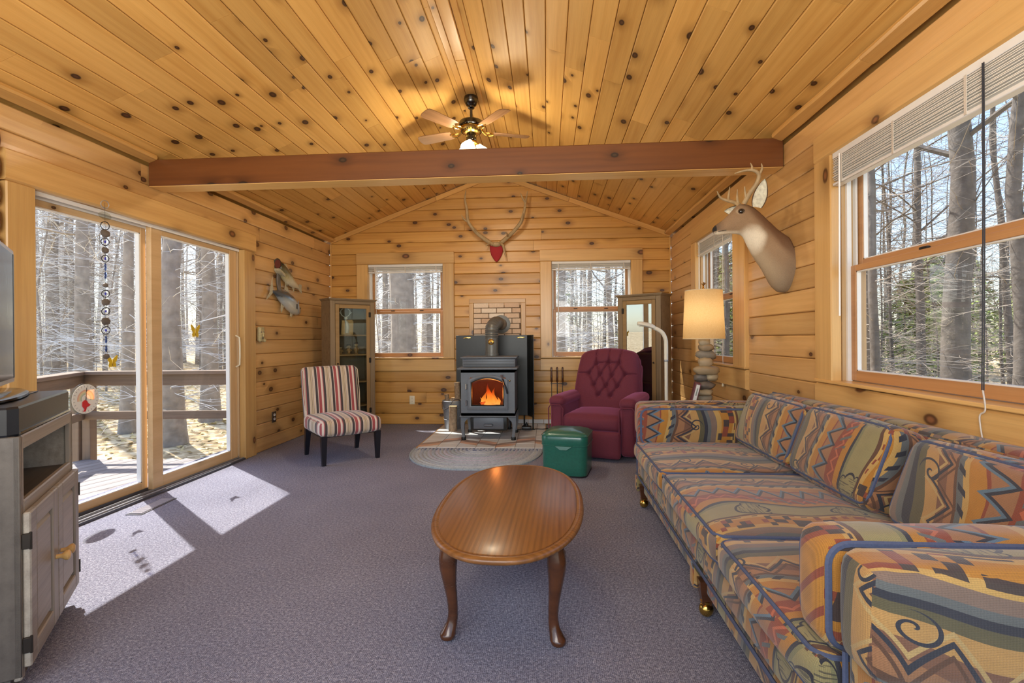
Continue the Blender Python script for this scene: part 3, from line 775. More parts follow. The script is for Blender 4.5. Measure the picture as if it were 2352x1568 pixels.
# light switch-like outlets
def outlet(loc, rotz, label, plate, sock):
    t_ = thing('wall_outlet', label, 'outlet', loc, rotz)
    MB().b2((-.036, -.008, -.057), (.036, 0, .057), .004, 2).build('cover_plate', plate, t_)
    for dz in (-.022, .022):
        s = MB().prism(rrect(.034, .028, .012), .008, .0105, Matrix.Rotation(PI/2, 4, 'X')).build('socket', sock, t_, loc=(0, 0, dz))
        MB().box((-.006, -.0112, .003), (.002, .001, .008)).box((.006, -.0112, .003), (.002, .001, .008)).build('slot', M['black'], s, smooth=0)
outlet((-1.826, YB-.004, .331), 0, 'ivory wall outlet on the log wall between the left curio cabinet and the bucket', M['offwhite'], M['offwhite'])
outlet((XL+.004, 5.17, .327), PI/2, 'dark brown outlet plate low on the log wall behind the striped chair', M['brownplate'], M['white'])

# floor vent
v_ = thing('floor_vent', 'grey metal floor vent in the carpet before the sliding door', 'vent', (-2.755, 3.285, .0), math.radians(4))
MB().b2((-.055, -.175, 0), (.055, .175, .004), .002, 1).build('vent_frame', M['dkalu'], v_)
for i in range(18): MB().box((0, -.15+i*.0176, .006), (.085, .008, .004), M=T(0, 0, 0)).build('slat', plain('vent_paint', (168, 164, 174), .5) if i == 0 else bpy.data.materials['vent_paint'], v_, smooth=0)
# ------------------------------------------------------------------ outdoors: deck, ground, trees
GZ = -.55
dk = struct('deck_floor', (0, 0, -.10))
# diagonal boards of the deck, clipped to the deck outline
dirb = Vector((.31, .95, 0)).normalized(); nrb = Vector((-dirb.y, dirb.x, 0))
P0 = Vector((-4.98, 4.96, 0))
outl = [Vector((-3.13, .6, 0)), Vector((-3.13, 5.08, 0)), P0, Vector((-4.45, 4.0, 0)), Vector((-4.9, .6, 0))]
def clip_line(c, d):
    ts = []
    for i in range(len(outl)):
        a, b = outl[i], outl[(i+1) % len(outl)]; e = b-a; den = d.x*e.y-d.y*e.x
        if abs(den) < 1e-9: continue
        w = a-c; t_ = (w.x*e.y-w.y*e.x)/den; s = (w.x*d.y-w.y*d.x)/den
        if 0 <= s <= 1: ts.append(t_)
    return (min(ts), max(ts)) if len(ts) >= 2 else None
for i in range(-16, 22):
    c = Vector((-4.0, 3.0, 0))+nrb*(i*.142); q = clip_line(c, dirb)
    if q and q[1]-q[0] > .15: board('deck_board', c+dirb*q[0], c+dirb*q[1], (0, 0, 1), .136, .03, M['deck'], dk, bev=.003)
rl = thing('deck_railing', 'weathered wooden deck railing outside the sliding door', 'railing', (0, 0, 0))
def rail(p, q, z, w, h, name): board(name, Vector(p)+Vector((0, 0, z)), Vector(q)+Vector((0, 0, z)), (0, 0, 1), w, h, M['deckrail'], rl, bev=.004)
PH = Vector((-3.15, 5.06, 0)); PN = Vector((-4.42, 3.9, 0)); PP = Vector((-4.93, 4.93, 0))
for a, b in ((PP, PH), (PN, PP)):
    rail(a, b, .84, .14, .036, 'top_rail')
    dd = (b-a).normalized(); nn = Vector((dd.y, -dd.x, 0))
    board('face_rail', a+Vector((0, 0, .745)), b+Vector((0, 0, .745)), nn if nn.y < 0 else -nn, .12, .036, M['deckrail'], rl)
    board('mid_rail', a+Vector((0, 0, .37)), b+Vector((0, 0, .37)), nn if nn.y < 0 else -nn, .085, .036, M['deckrail'], rl)
for p in (Vector((-5.0, 4.93, 0)), Vector((-4.90, 4.96, 0)), Vector((-4.45, 3.95, 0)), Vector((-3.22, 5.06, 0))):
    board('post', p+Vector((0, 0, -.7)), p+Vector((0, 0, .80)), (.07, -1, 0), .09, .09, M['deckrail'], rl)

# ground
b = MB(); n = 48
def gh(x, y):
    d = math.hypot(x+.7, y-3); k = max(0, min(1, (d-6)/14))
    return GZ+k*.55*mnoise.noise(Vector((x*.09, y*.09, 2)))+ (max(0, -x-7)*.035 if x < -7 else 0)+max(0, y-16)*.012
vs = []
for i in range(n+1):
    for j in range(n+1):
        u, v = -1+2*i/n, -1+2*j/n; x = math.copysign(abs(u)**1.7, u)*95-.7; y = math.copysign(abs(v)**1.7, v)*95+3
        vs.append((x, y, gh(x, y)))
b.add(vs, [(i*(n+1)+j, (i+1)*(n+1)+j, (i+1)*(n+1)+j+1, i*(n+1)+j+1) for i in range(n) for j in range(n)])
g = b.build('ground', M['litter'], smooth=60); tag(g, kind='structure')
# fallen leaves near the deck
rng = random.Random(4); b = MB()
for i in range(4500):
    x = rng.uniform(-15, -3.3); y = rng.uniform(1, 17)
    if -5.2 < x and y < 5.2: continue
    s = rng.uniform(.03, .06); a = rng.uniform(0, 6.3); z = gh(x, y)+.02
    m = T(x, y, z) @ Matrix.Rotation(a, 4, 'Z') @ Matrix.Rotation(rng.uniform(-.7, .7), 4, 'X')
    b.add([(-s, -s*.5, 0), (s, -s*.5, .01), (s*.8, s*.5, 0), (-s*.8, s*.5, .015)], [(0, 1, 2, 3)], m)
tag(b.build('fallen_leaves', M['leaf'], smooth=0, merge=0), 'dry tan leaves covering the ground beyond the deck', 'leaves', kind='stuff')

# tree prototypes (unit: metres, trunk base at the origin)
def twig_tube(b, p, d, L, r, n=5, wob=.16, sides=3, rng=random):
    pts = [Vector(p)]; dd = Vector(d).normalized()
    for i in range(n):
        dd = (dd+Vector((rng.uniform(-wob, wob), rng.uniform(-wob, wob), rng.uniform(-wob*.7, wob)))).normalized(); pts.append(pts[-1]+dd*(L/n))
    b.tube(pts, [r*(1-.8*i/n) for i in range(n+1)], sides, caps=False); return pts
def make_tree(seed, H, r0, nb, nt, lean=.0, low=.8, name='bare_tree', upw=.5, flare=1.5, sub=4):
    rng = random.Random(seed); tb = MB(); tw = MB()
    n = 14; c = [Vector((0, 0, -.4))]; rad = [r0*flare]
    for i in range(1, n+1):
        z = H*(i/n)**1.35; c.append(Vector((lean*z+.05*mnoise.noise(Vector((seed, z*.35, 0)))*z**.6, .06*mnoise.noise(Vector((seed+7, z*.35, 0)))*z**.6, z)))
        rad.append(r0*(1-.82*(i/n)**1.2)*(1+.5*(flare-1)*math.exp(-z*3)))
    tb.tube(c, rad, 10, caps=False)
    def at(z):
        for i in range(n):
            if c[i+1].z >= z: k = (z-c[i].z)/(c[i+1].z-c[i].z); return c[i]+(c[i+1]-c[i])*k, rad[i]+(rad[i+1]-rad[i])*k
        return c[-1], rad[-1]
    for i in range(nb):   # limbs
        z = low+(H-low)*rng.random()**1.1*.95; p, r = at(z); a = rng.uniform(0, 2*PI); up = rng.uniform(.1, .9)*upw*2
        L = (H-z)*.28+rng.uniform(.5, 1.5); pts = twig_tube(tb, p, (math.cos(a), math.sin(a), up), L, r*.32, 6, .22, 4, rng)
        for k in range(sub):
            q = pts[rng.randint(2, 6)]; a2 = a+rng.uniform(-1.2, 1.2); twig_tube(tw, q, (math.cos(a2), math.sin(a2), rng.uniform(-.1, .7)), L*rng.uniform(.25, .55), .006, 4, .25, 3, rng)
    for i in range(nt):   # fine dead twigs low on the stem
        z = .5+rng.random()**1.3*min(H*.75, 7); p, r = at(z); a = rng.uniform(0, 2*PI); L = rng.uniform(.6, 2.0)
        pts = twig_tube(tw, p, (math.cos(a), math.sin(a), rng.uniform(-.25, .3)), L, .007, 5, .2, 3, rng)
        for k in range(3):
            q = pts[rng.randint(1, 4)]; a2 = a+rng.uniform(-1, 1); twig_tube(tw, q, (math.cos(a2), math.sin(a2), rng.uniform(-.3, .4)), L*rng.uniform(.3, .6), 0.0045, 3, .25, 3, rng)
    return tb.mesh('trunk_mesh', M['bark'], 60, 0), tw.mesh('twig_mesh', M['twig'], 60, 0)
PROT = [make_tree(11, 17, .135, 26, 60, low=3.5), make_tree(12, 14, .085, 24, 65, .02, low=2.5), make_tree(13, 19, .24, 22, 40, -.015, low=5), make_tree(14, 11, .045, 24, 75, .04), make_tree(15, 16, .105, 24, 56, -.05, low=3), make_tree(16, 9, .025, 20, 75, .06, flare=1.1), make_tree(17, 9, .2, 7, 60, .0, upw=.3, low=4), make_tree(18, 9, .12, 6, 60, -.04, upw=.3, low=3.5)]
def tree(x, y, k, s, rot, label, group=None, name='bare_tree', cat='tree', sz=None):
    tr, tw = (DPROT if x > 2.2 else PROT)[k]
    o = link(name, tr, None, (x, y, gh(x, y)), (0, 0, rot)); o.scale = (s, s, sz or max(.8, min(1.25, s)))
    tag(o, label, cat, group); link('twigs', tw, o)['kind'] = 'stuff'; return o
def wpos(u, d):   # a direction of the photograph (pixel column, y=eye level) at ground distance d
    r = (u-1176)/1143.25*d; return (r*math.cos(TH)-d*math.sin(TH), r*math.sin(TH)+d*math.cos(TH))
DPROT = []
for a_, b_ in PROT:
    a2, b2 = a_.copy(), b_.copy(); a2.materials[0] = M['darkbark']; b2.materials[0] = M['darktwig']; DPROT.append((a2, b2))  # darker copies, without the haze and sun painted into the colours
SPEC = [(392, 8.2, 6, 1.0, 'broad grey trunk close behind the deck rail in the sliding leaf of the glass door'),
        (190, 11.0, 6, .95, 'straight grey trunk standing behind the railing corner post'),
        (290, 9.2, 7, 1.0, 'leaning slim trunk in the middle of the fixed door pane'),
        (482, 10.5, 6, .95, 'grey trunk near the far edge of the sliding glass door'),
        (120, 15.0, 2, .8, 'distant trunk seen beside the hanging stone strand'),
        (926, 13.0, 2, 1.45, 'very thick dark trunk filling the middle of the left back window'),
        (884, 17.0, 1, 1.3, 'pale trunk at the left side of the left back window'),
        (988, 19.0, 1, 1.4, 'slim trunk at the right side of the left back window'),
        (1290, 14.0, 0, 1.0, 'dark trunk at the left side of the right back window'),
        (1352, 19.0, 1, 1.3, 'grey trunk in the middle of the right back window'),
        (1408, 16.0, 4, 1.0, 'trunk just left of the right curio cabinet in the right back window'),
        (2196, 9.5, 2, 1.0, 'thick grey trunk in the middle of the large right window'),
        (2012, 8.5, 1, .95, 'dark slim trunk near the left edge of the large right window'),
        (2118, 11.5, 4, .95, 'forked leaning trunk left of the thick one in the large right window'),
        (2345, 8.0, 0, .95, 'dark trunk at the right edge of the large right window'),
        (1668, 13.0, 1, 1.0, 'pale trunk behind the small right window beside the stone lamp')]
rng = random.Random(99); placed = []
for i, (u, d, k, s, lab) in enumerate(SPEC):
    x, y = wpos(u, d); tree(x, y, k, s, i*1.3, lab); placed.append((x, y))
def scatter(n, u0, u1, d0, d1, ks, label, group, smin=.8, smax=1.25, gap=.9, name='bare_tree', cat='tree'):
    k = 0
    for _ in range(n*20):
        if k >= n: break
        x, y = wpos(rng.uniform(u0, u1), d0+(d1-d0)*rng.random()**.8)
        if any((x-a)**2+(y-b_)**2 < gap*gap for a, b_ in placed): continue
        # keep the sun's path to the glass door fairly open
        if any(abs((x-a)*.628+(y-b_)*.778) < w and 0 < -(x-a)*.778+(y-b_)*.628 < 12.5 for a, b_, w in ((-3, 3.6, 3.4), (-1.9, 6.6, 2.6), (.6, 6.6, 2.0))): continue
        kk = rng.choice(ks); s_ = rng.uniform(smin, smax); dd_ = math.hypot(x, y)
        a_ = {0: 'straight tall', 1: 'slim upright', 2: 'thick', 3: 'bent young', 4: 'leaning', 5: 'wispy'}[kk]; b_ = 'in the nearer woods' if dd_ < 18 else 'in the middle of the woods' if dd_ < 29 else 'far back in the woods'
        placed.append((x, y)); tree(x, y, kk, s_, rng.uniform(0, 6.3), '%s %s %s %s' % (a_, label[0], b_, label[1]), '%s %s %s %s' % (a_, group[0], b_, group[1]), name, cat); k += 1
scatter(30, -150, 560, 11, 26, (0, 1, 1, 4), ('bare grey tree', 'beyond the deck'), ('bare trees', 'beyond the deck'))
scatter(38, -150, 560, 20, 48, (0, 1, 1, 4, 1), ('bare grey tree', 'beyond the deck'), ('bare trees', 'beyond the deck'), .9, 1.4)
scatter(44, -150, 560, 8, 26, (3, 5, 5), ('twiggy sapling', 'beyond the deck'), ('saplings', 'beyond the deck'), .8, 1.3, .6, 'sapling', 'sapling')
scatter(46, 800, 1480, 15, 44, (0, 1, 1, 4, 1), ('bare grey tree', 'behind the back wall'), ('bare trees', 'behind the back wall'), .9, 1.4, .8)
scatter(36, 800, 1480, 11, 30, (3, 5, 5), ('twiggy sapling', 'behind the back wall'), ('saplings', 'behind the back wall'), .8, 1.3, .6, 'sapling', 'sapling')
scatter(40, 1580, 2750, 10, 40, (1, 1, 4, 3), ('bare grey tree', 'past the right wall'), ('bare trees', 'past the right wall'), .7, 1.1, 1.0)
scatter(30, 1580, 2750, 8, 22, (3, 5), ('twiggy sapling', 'past the right wall'), ('saplings', 'past the right wall'), .8, 1.2, .7, 'sapling', 'sapling')
# evergreens far off to the right
def make_pine(seed, H=11):
    rng = random.Random(seed); tb = MB().tube([(0, 0, -.4), (0, 0, H*.5), (0, 0, H)], [.14, .09, .02], 7, caps=False); fo = MB()
    for i in range(900):
        z = H*(.08+.92*rng.random()); R = (1-z/H)**.8*2.3+.25; a = rng.uniform(0, 6.3); r = R*rng.random()**.5; s = rng.uniform(.22, .42)
        m = T(r*math.cos(a), r*math.sin(a), z-r*.18) @ RZ(a) @ Matrix.Rotation(rng.uniform(-.5, .5), 4, 'X') @ Matrix.Rotation(rng.uniform(-.2, .5), 4, 'Y')
        fo.add([(-s*.3, 0, 0), (s*.4, -s*.45, .02), (s, 0, -.05), (s*.4, s*.45, .02), (s*.35, 0, .12)], [(0, 1, 4), (1, 2, 4), (2, 3, 4), (3, 0, 4)], m)
    return tb.mesh('pine_trunk', M['bark'], 60, 0), fo.mesh('pine_foliage', M['needle'], 0, 0)
PP_ = [make_pine(1), make_pine(2, 8)]
def pine(x, y, k, s, rot, label, group):
    tr, fo = PP_[k]; o = link('pine_tree', tr, None, (x, y, gh(x, y)), (0, 0, rot)); o.scale = (s, s, s); tag(o, label, 'tree', group)
    f = link('foliage', fo, o); f['kind'] = 'stuff'
for i in range(44):
    x, y = wpos(1600+rng.random()*1200, rng.uniform(16, 34)); pine(x, y, i % 2, rng.uniform(.4, .72), rng.uniform(0, 6), 'green pine among the bare trees past the right wall', 'pines past the right wall')
for i in range(7):
    x, y = wpos(rng.uniform(-100, 540), rng.uniform(26, 44)); pine(x, y, i % 2, rng.uniform(.4, .6), rng.uniform(0, 6), 'small green pine deep in the woods beyond the deck', 'pines beyond the deck')
for i in range(7):
    x, y = wpos(rng.uniform(840, 1450), rng.uniform(26, 44)); pine(x, y, i % 2, rng.uniform(.4, .6), rng.uniform(0, 6), 'small green pine deep in the woods behind the back wall', 'pines behind the back wall')
# ------------------------------------------------------------------ sofa
SO = (.60, 1.00, 0)
sofa = thing('sofa', 'long three seat sofa in wavy southwestern tapestry with blue piping along the right wall', 'sofa', SO)
def UVs(p, ax, n):   # seats, backs, fronts: stripes run front to back / up
    if ax == 1: return (p.x*.9+.21, p.z)
    if ax == 2: return (p.y, p.x)
    return (p.y, p.z*1.0-.3)
def UVbol(p, ax, n): return (p.x*.9+.21, p.z if ax == 1 else p.z+p.y)
def UVarm(p, ax, n):
    if ax == 1: return (p.z+.33, p.x*.8)
    if ax == 2: return (p.z+p.y*1.0+.33, p.x*.8)
    return (p.y+.1, p.z)
LY = 2.56
# base rails
MB().cushion((.47, LY/2, .27), (.90, LY-.06, .145), .035, (.012, 0, 0), 12).build('front_rail', M['tap'], sofa, uv=UVs)
MB().cushion((.48, LY/2, .15), (.88, LY-.08, .105), .015, (0, 0, 0), 10).build('lower_border', M['tap'], sofa, uv=UVs)
def piping(pts, r=.0065, closed=False, n=6): return MB().tube(pts, r, n, closed=closed)
piping([(.012, .04, .205), (.008, LY*.5, .205), (.012, LY-.04, .205)]).build('piping', M['navy'], sofa)
piping([(.012, .10, .343), (-.002, LY*.5, .343), (.012, LY-.10, .343)]).build('piping', M['navy'], sofa)
# legs with brass ball casters
for y in (.10, 1.10, 2.42):
    for x in (.045, .82):
        l = MB().lathe([(.045, .155), (.042, .12), (.026, .06), (.022, .045)], 4, M=RZ(PI/4)).build('leg', M['oakdark'], sofa, loc=(x, y, 0), smooth=0)
        MB().blob((0, 0, .031), (.029, .029, .031), 10).build('ball_caster', M['brass'], l)
        MB().lathe([(.012, .04), (.02, .055), (.024, .066), (.018, .07)], 14).build('ferrule', M['brass'], l)
        if x < .1: MB().cushion((-.02, .05, .155), (.05, .06, .11), .012, n=4).build('leg_cover', M['tap'], l, uv=UVs)
# arms: near and far
def arm(y0, y1):
    a = MB().cushion((.485, (y0+y1)/2, .585), (.93, y1-y0, .235), .035, (.01, .004, .008), 12).build('arm_top', M['tap'], sofa, uv=UVarm)
    MB().cushion((.485, (y0+y1)/2, .30), (.90, (y1-y0)*.86, .42), .02, (.004, .003, 0), 12).build('arm_panel', M['tap'], sofa, uv=UVs)
    for s in (y0+.012, y1-.012): piping([(.035, s, .12), (.032, s, .30), (.032, s, .475)]).build('piping', M['navy'], sofa)
arm(-.005, .125); arm(2.47, 2.60)
# back frame
def bk(p): return Vector((p.x+.10*(p.z+.16)/.5*.6, p.y, p.z))
MB().cushion((.90, LY/2, .55), (.14, LY-.06, .44), .05, (.01, 0, .01), 14, fn=bk).build('back_frame', M['tap'], sofa, uv=UVs)
piping([(.93, .06, .768), (.935, LY/2, .772), (.93, LY-.06, .768)]).build('piping', M['navy'], sofa)
# seat cushions
def edge_pipe(c, d, r, axis, sg, puff=0, k=.3, rad=.0065):
    """piping around the rim of a cushion face normal to axis"""
    b1, b2 = (axis+1) % 3, (axis+2) % 3; w, h = d[b1]-2*r*k, d[b2]-2*r*k
    pts = []
    for q in rrect(w, h, r*1.1, 5):
        p = Vector(c); p[b1] += q[0]; p[b2] += q[1]; p[axis] += sg*(d[axis]/2-r*.30); pts.append(p)
    return MB().tube(pts, rad, 6, closed=True)
for y0, y1, x1 in ((.13, .79, .74), (.80, 1.625, .76), (1.635, 2.44, .76)):
    c = (x1/2-.02, (y0+y1)/2, .395); d = (x1, y1-y0, .115)
    s = MB().cushion(c, d, .04, (.018, .004, .022), 14).build('seat_cushion', M['tap'], sofa, uv=UVs)
    edge_pipe(c, d, .04, 2, 1).build('piping', M['navy'], s); edge_pipe(c, d, .04, 2, -1).build('piping', M['navy'], s)
# back cushions, leaning
for y0, y1, zt in ((.20, .98, .33), (.985, 1.63, .345), (1.645, 2.36, .335)):
    if y0 < .5: y1 = .90
    w = y1-y0; d = (.17, w, zt)
    s = MB().cushion((0, 0, 0), d, .05, (.035, .004, .012), 14).build('back_cushion', M['tap'], sofa, loc=(.735, (y0+y1)/2, .455+zt/2-.008), rot=(0, math.radians(20), 0), uv=UVs)
    edge_pipe((0, 0, 0), d, .05, 0, -1).build('piping', M['navy'], s); edge_pipe((0, 0, 0), d, .05, 0, 1).build('piping', M['navy'], s)
# bolster cushions against both arms
for y0, y1, zc, ln in ((.135, .27, .575, .80), (2.335, 2.46, .56, .78)):
    d = (ln, y1-y0, .255)
    s = MB().cushion((0, 0, 0), d, .04, (.008, .012, .010), 12, fn=lambda p: p+Vector((0, 0, .012*mnoise.noise(p*6)))).build('arm_cushion', M['tap'], sofa, loc=(ln/2+.005, (y0+y1)/2, zc), uv=UVbol)
    edge_pipe((0, 0, 0), d, .04, 1, -1, rad=.008).build('piping', M['navy'], s); edge_pipe((0, 0, 0), d, .04, 1, 1, rad=.008).build('piping', M['navy'], s)

# ------------------------------------------------------------------ coffee table
ct = thing('coffee_table', 'oval oak coffee table with cabriole legs in front of the sofa', 'table', (-.165, 2.265, 0), math.radians(-2))
A, B_ = .322, .625; ZT = .42
def ov(k, n=72, e=2.35): return [(math.copysign(abs(math.cos(2*PI*i/n))**(2/e), math.cos(2*PI*i/n))*(A+k), math.copysign(abs(math.sin(2*PI*i/n))**(2/e), math.sin(2*PI*i/n))*(B_+k)) for i in range(n)]
prof = [(-.04, ZT-.030), (-.012, ZT-.028), (-.002, ZT-.021), (0, ZT-.014), (-.004, ZT-.006), (-.014, ZT-.001), (-.022, ZT-.0005), (-.026, ZT-.003), (-.030, ZT-.003)]
tp = MB().rings([[(x, y, z) for x, y in ov(k)] for k, z in prof], caps=True).build('table_rim', M['oak'], ct, smooth=50)
def leaf(): 
    b = MB().rings([[(y, -x, z) for x, y in ov(-.030)] for z in (ZT-.006, ZT-.0012)]+[[(y, -x, ZT) for x, y in ov(-.033)]])
    o = b.build('table_top', M['oak'], ct, smooth=30); o.rotation_euler = (0, 0, PI/2); return o
leaf()
lx, ly = .188, .365
def apron(n, L, amp):
    up = [(-L/2, 0), (L/2, 0)]; lowp = []
    for i in range(33):
        t_ = -1+2*i/32; a = abs(t_)
        z = -.062+.022*math.exp(-((a-.5)/.2)**2)*1.3-.004*math.exp(-(a/.2)**2) if a < .86 else -.066
        lowp.append((L/2*(-t_), z))
    return MB().prism([up[0], up[1]]+lowp, -.010, .010, Matrix.Rotation(PI/2, 4, 'X'))
for sy in (-1, 1): apron('x', 2*lx, 1).build('apron', M['oakdark'], ct, loc=(0, sy*(ly+.006), ZT-.03), smooth=30)
for sx in (-1, 1): apron('y', 2*ly, 1).build('apron', M['oakdark'], ct, loc=(sx*(lx+.006), 0, ZT-.03), rot=(0, 0, PI/2), smooth=30)
for sx in (-1, 1):
    for sy in (-1, 1):
        dd = Vector((sx*.9, sy*.9, 0)).normalized()
        cl = [(.0, .39, .026), (.004, .35, .0285), (.010, .31, .030), (.010, .27, .027), (.003, .21, .021), (-.006, .15, .017), (-.010, .10, .0155), (-.006, .065, .017), (.006, .038, .021), (.014, .022, .025), (.016, .008, .022), (.014, 0, .012)]
        pts = spline([(dd.x*o_, dd.y*o_, z) for o_, z, r in cl], 3); rad = [r*1.22 for r in lerp_list([r for o_, z, r in cl], 3)]
        b = MB().rings([[(p.x+r*math.cos(2*PI*a/14), p.y+r*math.sin(2*PI*a/14), p.z) for a in range(14)] for p, r in zip(pts, rad)])
        b.box((0, 0, .35), (.046, .046, .08), .006)
        b.build('leg', M['oakdark'], ct, loc=(sx*(lx+.012), sy*(ly+.012), 0), smooth=60)

# ------------------------------------------------------------------ recliner
rc = thing('recliner', 'maroon velvet recliner with a button tufted back beside the wood stove', 'armchair', (.545, 5.10, 0), math.radians(-21))
mr = M['maroon']
MB().cushion((0, .05, .17), (.66, .70, .24), .03, n=6).build('base', mr, rc)
for sx in (-1, 1):
    a = MB().cushion((sx*.345, -.01, .30), (.135, .74, .50), .035, (.004, .01, .0), 12).build('arm', mr, rc)
    MB().cushion((sx*.345, -.03, .535), (.165, .74, .10), .048, (.006, .012, .012), 12).build('arm_pad', mr, a)
    MB().tube([(sx*.345-.072, -.402, .25), (sx*.345-.074, -.404, .47), (sx*.345-.05, -.41, .505), (sx*.345+.05, -.41, .505), (sx*.345+.074, -.404, .47), (sx*.345+.072, -.402, .25)], .006, 6).build('welt', mr, a)
MB().cushion((0, -.08, .345), (.565, .66, .155), .055, (0, .02, .022), 12, fn=None).build('seat_cushion', mr, rc)
MB().cushion((0, -.40, .155), (.565, .075, .25), .03, (0, .014, 0), 10).build('footrest', mr, rc)
MB().box((0, .05, .025), (.5, .5, .05), .01).build('mechanism_plinth', M['black'], rc)
# tufted back
BT = [(-.11, .50), (.02, .51), (.13, .505), (-.185, .395), (-.06, .385), (.065, .375), (.20, .39), (-.12, .27), (.01, .262), (.13, .262), (-.07, .165), (.06, .16)]
SEG = [(0, 3), (0, 4), (1, 4), (1, 5), (2, 5), (2, 6), (3, 7), (4, 7), (4, 8), (5, 8), (5, 9), (6, 9), (7, 10), (8, 10), (8, 11), (9, 11), (0, 1), (1, 2)]
def segd(p, a, b_):
    ax, ay = a; bx, by = b_; dx, dy = bx-ax, by-ay; t_ = max(0, min(1, ((p[0]-ax)*dx+(p[1]-ay)*dy)/(dx*dx+dy*dy))); return math.hypot(p[0]-ax-t_*dx, p[1]-ay-t_*dy)
HB = .66
def bw(z): k = z/HB; return .355-.055*k**2-.05*max(0, (k-.88)/.12)**3
def bdep(x, z):
    k = z/HB; w = bw(z); e = max(0, 1-abs(x/w)**5)*max(0, 1-max(0, (k-.5)*2)**8)
    d = .105*e**.5+.02*math.sin(PI*min(1, k))
    t_ = 0
    for q in BT: t_ += .04*math.exp(-((x-q[0])**2+(z-q[1])**2)/(2*.017**2))
    m = min(segd((x, z), BT[a], BT[b_]) for a, b_ in SEG)
    for i in (0, 1, 2): m = min(m, segd((x, z), BT[i], (BT[i][0]*1.12, .64)))
    for i, ex in ((3, -.33), (6, .31)): m = min(m, segd((x, z), BT[i], (ex, BT[i][1]+.01))+.003)
    t_ += .024*math.exp(-(m/.009)**2)
    return d-t_*min(1, e*2)
NX, NZ = 72, 84; vs = []
for j in range(NZ+1):
    z = HB*j/NZ; w = bw(z)
    for i in range(NX+1):
        x = w*(-1+2*i/NX); vs.append((x, -bdep(x, z)-.02, z+(.035*(1-(x/w)**2) if j == NZ else .035*(1-(x/w)**2)*(j/NZ)**6)))
fs = [(j*(NX+1)+i, j*(NX+1)+i+1, (j+1)*(NX+1)+i+1, (j+1)*(NX+1)+i) for j in range(NZ) for i in range(NX)]
b = MB().add(vs, fs)
bo = [j*(NX+1) for j in range(NZ+1)]+[NZ*(NX+1)+i for i in range(1, NX+1)]+[j*(NX+1)+NX for j in range(NZ-1, -1, -1)]
vb = [Vector(vs[i]) for i in bo]; nb_ = len(vb)
b.add(vb+[v+Vector((0, .14, -.005)) for v in vb], [(i, i+1, nb_+i+1, nb_+i) for i in range(nb_-1)]+[tuple(range(nb_, 2*nb_))])
back = b.build('tufted_back', mr, rc, loc=(0, .20, .36), rot=(math.radians(-17), 0, 0), smooth=70, merge=1e-4)
MB().tube([(v.x, v.y-.004, v.z) for v in vb[::2]], .006, 6).build('welt', mr, back)
for q in BT: MB().blob((q[0], -bdep(*q)-.026, q[1]), (.011, .006, .011), 6).build('button', mr, back)
MB().cushion((.30, .10, .28), (.06, .13, .54), .025, n=6).build('side_wing', mr, back); MB().cushion((-.30, .10, .28), (.06, .13, .54), .025, n=6).build('side_wing', mr, back)

# ------------------------------------------------------------------ green ottoman
ot = thing('ottoman', 'green vinyl cube ottoman with a padded lid in front of the recliner', 'ottoman', (.17, 4.315, 0), math.radians(-13))
def rr(w, h, r, z): return [(x, y, z) for x, y in rrect(w, h, r, 8)]
MB().rings([rr(.365, .36, .06, .006), rr(.372, .367, .065, .015), rr(.378, .373, .065, .10), rr(.382, .377, .065, .25), rr(.384, .379, .065, .257)]).build('box', M['green'], ot, smooth=50)
lid = MB().rings([rr(.386, .381, .066, .257), rr(.392, .387, .067, .263), rr(.394, .389, .067, .31), rr(.388, .383, .065, .334), rr(.376, .371, .06, .345), rr(.33, .325, .055, .360), rr(.24, .235, .04, .374), rr(.12, .115, .02, .382), rr(.02, .02, .004, .384)]).build('padded_lid', M['green'], ot, smooth=60)
MB().tube([(x, y, .337) for x, y in rrect(.390, .385, .066, 8)], .005, 6, closed=True).build('lid_welt', M['green'], lid)
MB().tube([(x, y, .261) for x, y in rrect(.391, .386, .066, 8)], .004, 6, closed=True).build('lid_welt', M['green'], lid)
MB().tube([(x, y, .008) for x, y in rrect(.366, .361, .06, 8)], .006, 6, closed=True).build('base_welt', M['black'], ot)
MB().rings([[(x*1.0, -.196+.004*0, .258) for x in (-.075, .075)]+[(.03, -.199, .225), (-.03, -.199, .225)], [(-.07, -.203, .256), (.07, -.203, .256), (.028, -.207, .228), (-.028, -.207, .228)]]).build('pull_tab', M['green'], lid)

# ------------------------------------------------------------------ striped slipper chair
sc = thing('slipper_chair', 'armless slipper chair in red cream and charcoal stripes with black legs', 'chair', (-2.06, 4.82, 0), math.radians(41))
UVc = lambda p, ax, n: (p.x, p.z) if ax != 0 else (p.y*.35, p.z)
MB().cushion((0, -.06, .335), (.585, .60, .145), .045, (.006, .010, .030), 14).build('seat', M['stripe'], sc, uv=UVc)
bk_ = MB().cushion((0, 0, .0), (.555, .105, .56), .035, (.004, .020, .008), 14, fn=lambda p: Vector((p.x*(1+.03*p.z), p.y, p.z))).build('backrest', M['stripe'], sc, loc=(0, .295, .595), rot=(math.radians(-12), 0, 0), uv=UVc)
MB().tube([(-.27, -.048, -.27), (-.285, -.052, 0), (-.283, -.048, .235), (-.255, -.042, .272), (.255, -.042, .272), (.283, -.048, .235), (.285, -.052, 0), (.27, -.048, -.27)], .005, 6).build('welt', M['stripe'], bk_, uv=UVc)
MB().box((0, -.05, .262), (.54, .54, .02), .003).build('seat_frame', M['black'], sc)
